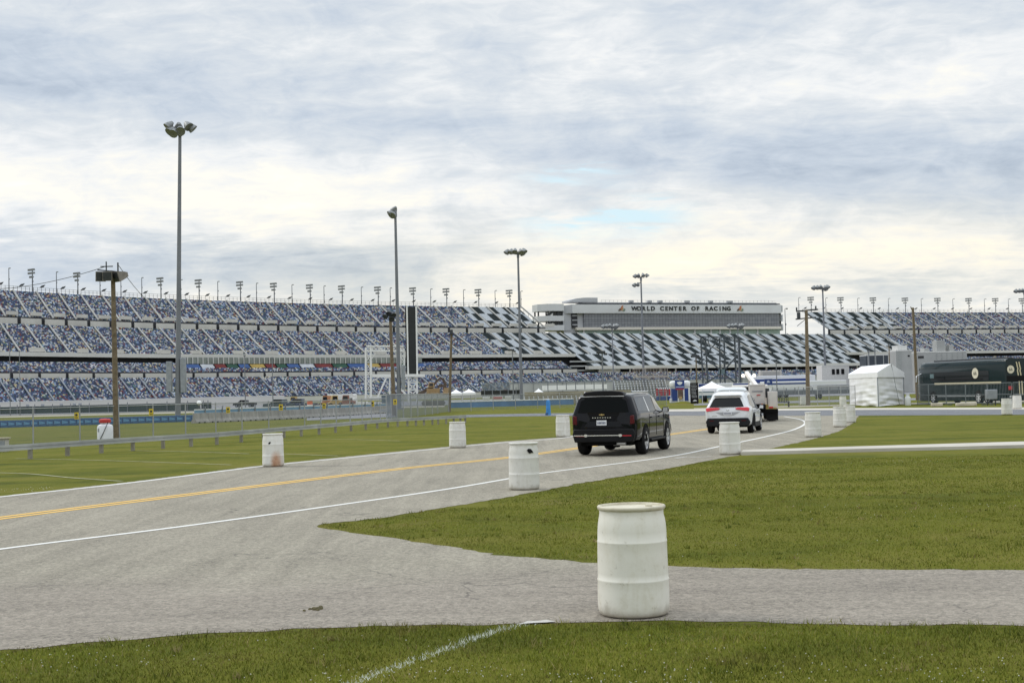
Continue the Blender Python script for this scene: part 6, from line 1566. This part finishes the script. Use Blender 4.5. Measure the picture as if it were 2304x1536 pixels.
for u, D, w, lab in ((2106, 107, .9, 'short pale timber beam on the ground before the coach front wheel'), (2172, 105, 1.6, 'long pale timber beam on the ground before the coach')):
    p = BASE(u, D); t = thing('timber_beam', lab, 'beam', p); mb = MB(); mb.box((0, 0, .13), (w * 1.0, .25, .26)); mb.build('beam', mat('sandbag beige', (.52, .47, .37), .9, var=.2), t, bevel=.05); mb = MB(); mb.box((0, -.0, .02), (w * .9, .32, .04)); mb.build('bearer', M_wood, t)
p = BASE(2229, 105.0); t = thing('generator', 'grey generator box in front of the coach rear wheels', 'generator', p)
mb = MB(); mb.box((0, 0, .85), (.8, .5, .75)); mb.build('casing', M_galv, t, bevel=.03); mb = MB(); mb.bar((-.3, 0, 0), (-.3, 0, .5), .08); mb.bar((.3, 0, 0), (.3, 0, .5), .08); mb.build('stand', M_dark, t)

# ------------------------------------------------------------------ midfield buildings, trailers, booths
def trailer(label, u0, u1, D, v0, v1, body, stripes, cat='trailer', dz=0):
    a, b = BASE(u0, D), BASE(u1, D + dz); d = b - a; rz = math.atan2(d.y, d.x); L = d.length; z1 = A(u0, v0, D).z; z0 = A(u0, v1, D).z
    t = thing('race_trailer', label, cat, a, rz); z0 = max(.5, z0)
    mb = MB(); mb.box((L / 2, 1.3, (z0 + z1) / 2), (L, 2.6, z1 - z0)); mb.build('trailer_body', body, t, bevel=.08)
    for f0, f1, x0, x1, m in stripes:
        mb = MB(); mb.box((L * (x0 + x1) / 2, -.012, z0 + (z1 - z0) * (f0 + f1) / 2), (L * (x1 - x0), .02, (z1 - z0) * (f1 - f0))); mb.build('stripe', m, t)
    for x in (L * .12, L * .2): wheel(t, x, .3, .5, .3, -1, M_galv, 5)
    return t
M_navy = mat('trailer blue', (.014, .045, .20), .4, var=.12, vs=.3); M_tw2 = mat('trailer white', (.68, .69, .72), .4, var=.05); M_teal = mat('trailer teal grey', (.07, .14, .19), .4)
trailer('white trailer with navy top and teal lower bands behind the peaked canopy', 1572, 1650, 185, 863, 900, M_tw2, [(.78, .99, 0, .55, M_navy), (.40, .50, 0, 1, M_teal), (.02, .20, 0, 1, M_teal)])
trailer('navy trailer between the peaked canopy and the bucket truck', 1648, 1700, 195, 862, 895, M_tw2, [(.55, .98, 0, 1, M_navy)])
trailer('tall white trailer with a navy window band right of the bucket truck', 1695, 1835, 260, 846, 866, M_tw2, [(.20, .62, .02, .86, M_navy)])
trailer('beige pit box behind the white trailer, nearest the dark lattice', 1712, 1760, 300, 834, 850, mat('pit beige', (.45, .43, .40), .6), [(.2, .8, .1, .9, mat('pit grey', (.33, .32, .31), .6))], 'pit box')
trailer('long white transporter with navy lower edge right of the blue banner', 1735, 1905, 225, 858, 882, M_tw2, [(.70, .84, 0, .50, M_navy), (.0, .22, 0, 1, mat('transporter grey', (.34, .35, .37), .5))], dz=10)
trailer('grey flat trailer behind the low fence right of the crossarm pole', 1826, 1925, 190, 866, 884, mat('flat grey', (.27, .28, .30), .5), [(.1, .9, .0, .13, M_tw2)])
long_wall('pit_wall', 'long grey pit wall across the infield behind the trailers', BASE(1150, 500), BASE(2050, 560), 0, 5.2, mat('pit wall grey', (.40, .41, .41), .7, var=.2, vs=.15), .5, 'wall', (M_galv, .25), 30)
long_wall('infield_barrier', 'grey double-rail barrier behind the low right fence', BASE(1700, 176), BASE(1935, 176), .75, 1.25, mat('rail shadow grey', (.13, .14, .16), .6), .15, 'barrier', (M_galv, .1), 12)
long_wall('infield_barrier', 'pale blue padded barrier with white cap behind the far fence', BASE(1012, 172), BASE(1290, 180), .15, .85, mat('pale blue padding', (.07, .16, .30), .6, var=.4, vs=.25), .3, 'barrier', (M_white, .14), 0)
long_wall('white_roof', 'long white canopy roof left of the black car', BASE(1222, 205), BASE(1366, 205), 2.15, 2.85, M_tent, 4, 'canopy', None, 7)
long_wall('tan_wall', 'tan wall under the long white roof', BASE(1180, 212), BASE(1420, 212), 0, 1.9, mat('tan wall', (.30, .26, .17), .8, var=.3, vs=.3), .4, 'wall', None, 0)
def bleacher(label, u0, u1, D, steps, h, m, posts):
    a, b = BASE(u0, D), BASE(u1, D); L = (b - a).length; t = thing('bleacher', label, 'bleacher', a)
    for k in range(steps):
        z = h * (k + 1) / steps; mb = MB(); mb.box((L / 2 + 0, k * .8, z), (L, .45, .10)); mb.build('plank', m, t)
    mb = MB(); n = posts
    for i in range(n + 1):
        x = L * i / n
        for k in range(0, steps, 2): mb.bar((x, k * .8, 0), (x, k * .8, h * (k + 1) / steps), .10)
        mb.bar((x, 0, h / steps), (x, (steps - 1) * .8, h), .10)
    mb.build('understructure', M_fpost, t); return t
bleacher('grey low bleacher behind the fence left of the black car', 1180, 1330, 196, 5, 1.3, mat('weathered plank', (.25, .24, .20), .8, var=.2), 14)
bleacher('dark stepped bleacher rising behind the black car roof', 1388, 1505, 230, 9, 3.6, mat('dark plank', (.13, .14, .145), .7), 16)
O = BASE(1428, 248); t = thing('scaffold', 'tan scaffold deck of many posts above the dark bleacher', 'scaffold', O); L = (BASE(1503, 248) - O).length; zt = A(1428, 829, 248).z; zm = A(1428, 848, 248).z
Mt = mat('scaffold tan', (.38, .34, .30), .7)
mb = MB()
for i in range(13): mb.bar((L * i / 12, 0, 0), (L * i / 12, 0, zt), .09); mb.bar((L * i / 12, 2.5, 0), (L * i / 12, 2.5, zt), .08)
mb.build('posts', Mt, t); mb = MB(); mb.box((L / 2, 1.2, zt), (L, 2.8, .15)); mb.box((L / 2, 1.2, zm), (L, 2.8, .25)); mb.build('deck', Mt, t); 
long_wall('banner', 'red banner with white marks left of the ticket booth', BASE(1476, 175), BASE(1508, 175), 1.05, 1.95, mat('banner red', (.50, .035, .05), .6), .05, 'banner', None, 3)
bn = long_wall('banner', 'blue banner strip below the red banner', BASE(1476, 174.6), BASE(1508, 174.6), .45, .95, M_navy, .05, 'banner', None, 2)
t = thing('banner_lettering_board', 'pale strip of white marks along the top of the red banner', 'banner', BASE(1480, 174.4)); mb = MB()
for k in range(6): mb.box((.15 + k * .28, 0, 1.98), (.18, .03, .18))
mb.build('mark', M_white, t); mb = MB(); mb.box((.85, .02, 1.98), (1.7, .02, .2)); mb.build('strip', mat('banner dusk blue', (.10, .13, .25), .6), t)
canopyD = long_wall('shade_canopy', 'dark flat shade canopy right of the two canopy tents', BASE(1082, 222), BASE(1170, 222), 1.55, 2.35, mat('dark canopy', (.02, .022, .02), .8), 3, 'canopy', None, 5)
for i, (u, w, c, lab) in enumerate(((1094, 16, M_w2, 'white cart left under the dark shade canopy'), (1119, 24, mat('dull red stall', (.42, .16, .15), .6), 'white and red stall in the middle under the dark shade canopy'), (1143, 14, M_w2, 'white cart right under the dark shade canopy'))):
    p = BASE(u, 218); t = thing('stall', lab, 'stall', p, group='stalls under the dark canopy'); mb = MB(); w = w * 218 / 3072; mb.box((0, 0, .75), (w, 1, 1.3)); mb.build('counter', M_w2, t, bevel=.04); mb = MB(); mb.box((0, -.52, 1.15), (w * .9, .04, .4)); mb.build('sign_band', c, t)
def building(label, u0, u1, D, v0, m, extra=None):
    a, b = BASE(u0, D), BASE(u1, D); L = b.x - a.x; h = A(u0, v0, D).z; t = thing('service_building', label, 'building', a)
    mb = MB(); mb.box((L / 2, 3, h / 2), (L, 6, h)); mb.build('wall', m, t, bevel=.1)
    mb = MB(); mb.box((L / 2, 3, h + .12), (L * .985, 6.1, .24)); mb.build('roof', M_w2, t); return t, L, h
Mg1 = mat('ribbed grey cladding', (.34, .345, .335), .6, var=.12, vs=.3)
t, L, h = building('tall grey service tower behind the marquee', 2018, 2054, 280, 790, Mg1)
mb = MB(); mb.box((L * .5, 3, h + .7), (L * .6, 4, 1.0)); mb.build('roof_unit', M_w2, t); mb = MB(); mb.box((L * .8, -.04, h - 1.0), (.4, .06, .3)); mb.build('vent', M_black, t)
mb = MB(); mb.box((L * .17, -.02, h / 2), (L * .34, .08, h * .99)); mb.build('corner_panel', mat('dark ribbed grey', (.30, .31, .30), .7), t)
t, L, h = building('long low grey service block above the coach roof', 2060, 2178, 290, 794, Mg1)
for x, w, hh in ((.25, .10, .0), (.52, .16, 1.6), (.72, .08, .6)):
    mb = MB(); mb.box((L * x, 2, h + .5 + hh / 2), (L * w, 3, 1.0 + hh)); mb.build('roof_unit', Mg1, t, bevel=.05)
mb = MB(); mb.box((L * .12, -.03, h - .9), (1.2, .06, .5)); mb.build('window', M_glass, t)
for k in range(6): mb = MB(); mb.box((L * (.42 + k * .1), -.03, h / 2), (.18, .06, h * .95)); mb.build('pilaster', mat('dark ribbed grey', (.30, .31, .30), .7), t)
t, L, h = building('dark glazed pit building behind the marquee', 1950, 2020, 330, 800, mat('dark navy glazing', (.035, .045, .06), .3))
for k in range(4): mb = MB(); mb.box((L * k / 4 + .5, -.05, h / 2), (.2, .08, h)); mb.build('pier', M_fpost, t)
t, L, h = building('pale pit building with dark openings left of the marquee', 1850, 1912, 340, 824, mat('pit building beige', (.58, .57, .55), .7))
for x in (.42, .58, .76): mb = MB(); mb.box((L * x, -.05, h - 1.4), (L * .11, .08, 1.3)); mb.build('window', M_black, t)
M_dense = mat('infield clutter grey', (.17, .20, .21), .7)
# ticket booth, menu board, blue banner
O = BASE(1530, 169); t = thing('ticket_booth', 'blue and white booth with a blue crest sign and white canopy puffs', 'booth', O)
for x in (-.95, .95): mb = MB(); mb.box((x * .72, 0, 1.15), (.75, 1.2, 1.5)); mb.build('side_panel', M_navy, t); 
for x in (-.32, .38, 1.02): mb = MB(); mb.box((x, -.62, 1.1), (.14, .05, 1.9)); mb.build('white_stripe', M_white, t)
mb = MB(); mb.box((0, .1, .42), (2.5, 1.3, .55)); mb.build('counter', mat('booth grey', (.50, .52, .56), .6), t, bevel=.05)
for x in (-.85, .85): mb = MB(); mb.lathe([(0, -.35), (.40, -.32), (.48, 0), (.40, .28), (.15, .38), (0, .38)], 16, Matrix.Translation((x, 0, 2.5))); mb.build('canopy_puff', M_white, t, smooth=60)
mb = MB(); mb.box((-.1, -.66, 2.42), (1.15, .06, 1.0)); s = mb.build('sign_board', M_navy, t)
mb = MB(); mb.mesh([(-.1 + x, -.70, 2.55 + z) for x, z in ((-.38, .12), (-.2, .18), (0, .24), (.2, .18), (.38, .12), (.2, -.12), (0, -.2), (-.2, -.12))], [tuple(range(8))]); mb.build('crest', M_white, s)
mb = MB(); mb.box((-.1, -.70, 2.10), (1.0, .03, .12)); mb.build('sign_line', mat('sign pale blue', (.35, .42, .60), .6), s); mb = MB(); mb.box((-.1, -.68, 1.85), (1.0, .06, .16)); mb.build('red_line', mat('sign crimson', (.36, .03, .07), .6), s)
mb = MB(); mb.box((-.05, -.66, 1.3), (.6, .06, 1.1)); mb.build('poster', mat('brown poster', (.12, .08, .06), .7, var=.5, vs=4), t)
mb = MB(); mb.box((-.05, -.70, .75), (.35, .05, .35)); mb.build('poster_figure', mat('poster tan', (.42, .30, .14), .7), t)
t = thing('earth_mound', 'low grassy mound in front of the booth', 'mound', BASE(1535, 164)); mb = MB(); mb.lathe([(1.6, 0), (1.2, .12), (.7, .26), (.2, .36), (0, .37)], 20, Matrix.Diagonal((1.2, 1, 1, 1))); mb.build('turf', MG, t, smooth=60); mb = MB(); mb.lathe([(1.75, .0), (1.7, .03), (1.5, .03)], 20, Matrix.Diagonal((1.2, 1, 1, 1))); mb.build('bare_edge', M_scar, t)
t = thing('menu_board', 'tall black menu board with rows of white print beside the booth', 'sign', BASE(1562, 163)); mb = MB(); mb.box((0, 0, 1.32), (.95, .08, 2.45)); mb.build('board', M_black, t); r = random.Random(4)
for k in range(10):
    mb = MB(); x = -.34
    while x < .2: w = r.uniform(.06, .16); mb.box((x + w / 2, -.046, 2.35 - k * .17), (w, .012, .045)); x += w + .04
    mb.build('print_row', mat('print white', (.55, .56, .56), .6), t)
mb = MB(); mb.mesh([(x, -.046, z) for x, z in ((-.18, .42), (0, .55), (.22, .48), (.28, .36), (0, .34), (-.22, .33))], [tuple(range(6))]); mb.build('print_mark', mat('print white', (.55, .56, .56), .6), t)
t = thing('feather_banner', 'square blue crest banner on a post right of the bucket truck', 'banner', BASE(1729, 150)); z1, z0 = A(1729, 852, 150).z, A(1729, 866, 150).z
mb = MB(); mb.box((0, 0, (z0 + z1) / 2), (.9, .05, z1 - z0)); s = mb.build('cloth', M_navy, t); mb = MB(); mb.box((0, -.035, (z0 + z1) / 2 + .04), (.4, .02, .26), 0, .4); mb.build('crest', mat('crest pale', (.40, .45, .60), .6), s); mb = MB(); mb.box((0, -.01, z0 - .16), (.9, .05, .2)); mb.build('lower_band', M_w2, t)
for x in (-.42, .42): mb = MB(); mb.tube((x, 0, 0), (x, 0, z1), .03, .03, 6); mb.build('post', M_fpost, t)
# bench and scooter-like cart by the low fence
t = thing('bench', 'dark slatted bench right of the bucket truck', 'bench', BASE(1758, 122)); mb = MB(); mb.box((0, 0, .45), (1.35, .45, .06)); mb.build('seat', M_dark, t); mb = MB()
for k in range(9): mb.box((-.6 + k * .15, .22, .75), (.06, .04, .55))
mb.box((0, .22, 1.03), (1.35, .05, .06)); mb.build('backrest', M_dark, t)
for x in (-.6, .6): mb = MB(); mb.box((x, 0, .21), (.06, .45, .42)); mb.build('leg', M_dark, t)
t = thing('catch_fence', 'tall grey catch fence between the excavator tents and the press stand', 'fence', BASE(1085, 560)); L = (BASE(1420, 600) - BASE(1085, 560)).length
d = BASE(1420, 600) - BASE(1085, 560); mb = MB(); mb.face([(0, 0, 0), (d.x, d.y, 0), (d.x, d.y, 6.5), (0, 0, 6.5)]); mb.build('mesh', M_mesh2, t); 
for k in range(24): mb = MB(); q = d * (k / 23); mb.bar(q, q + Vector((0, 0, 6.6)), .22); mb.build('post', M_fpost, t)
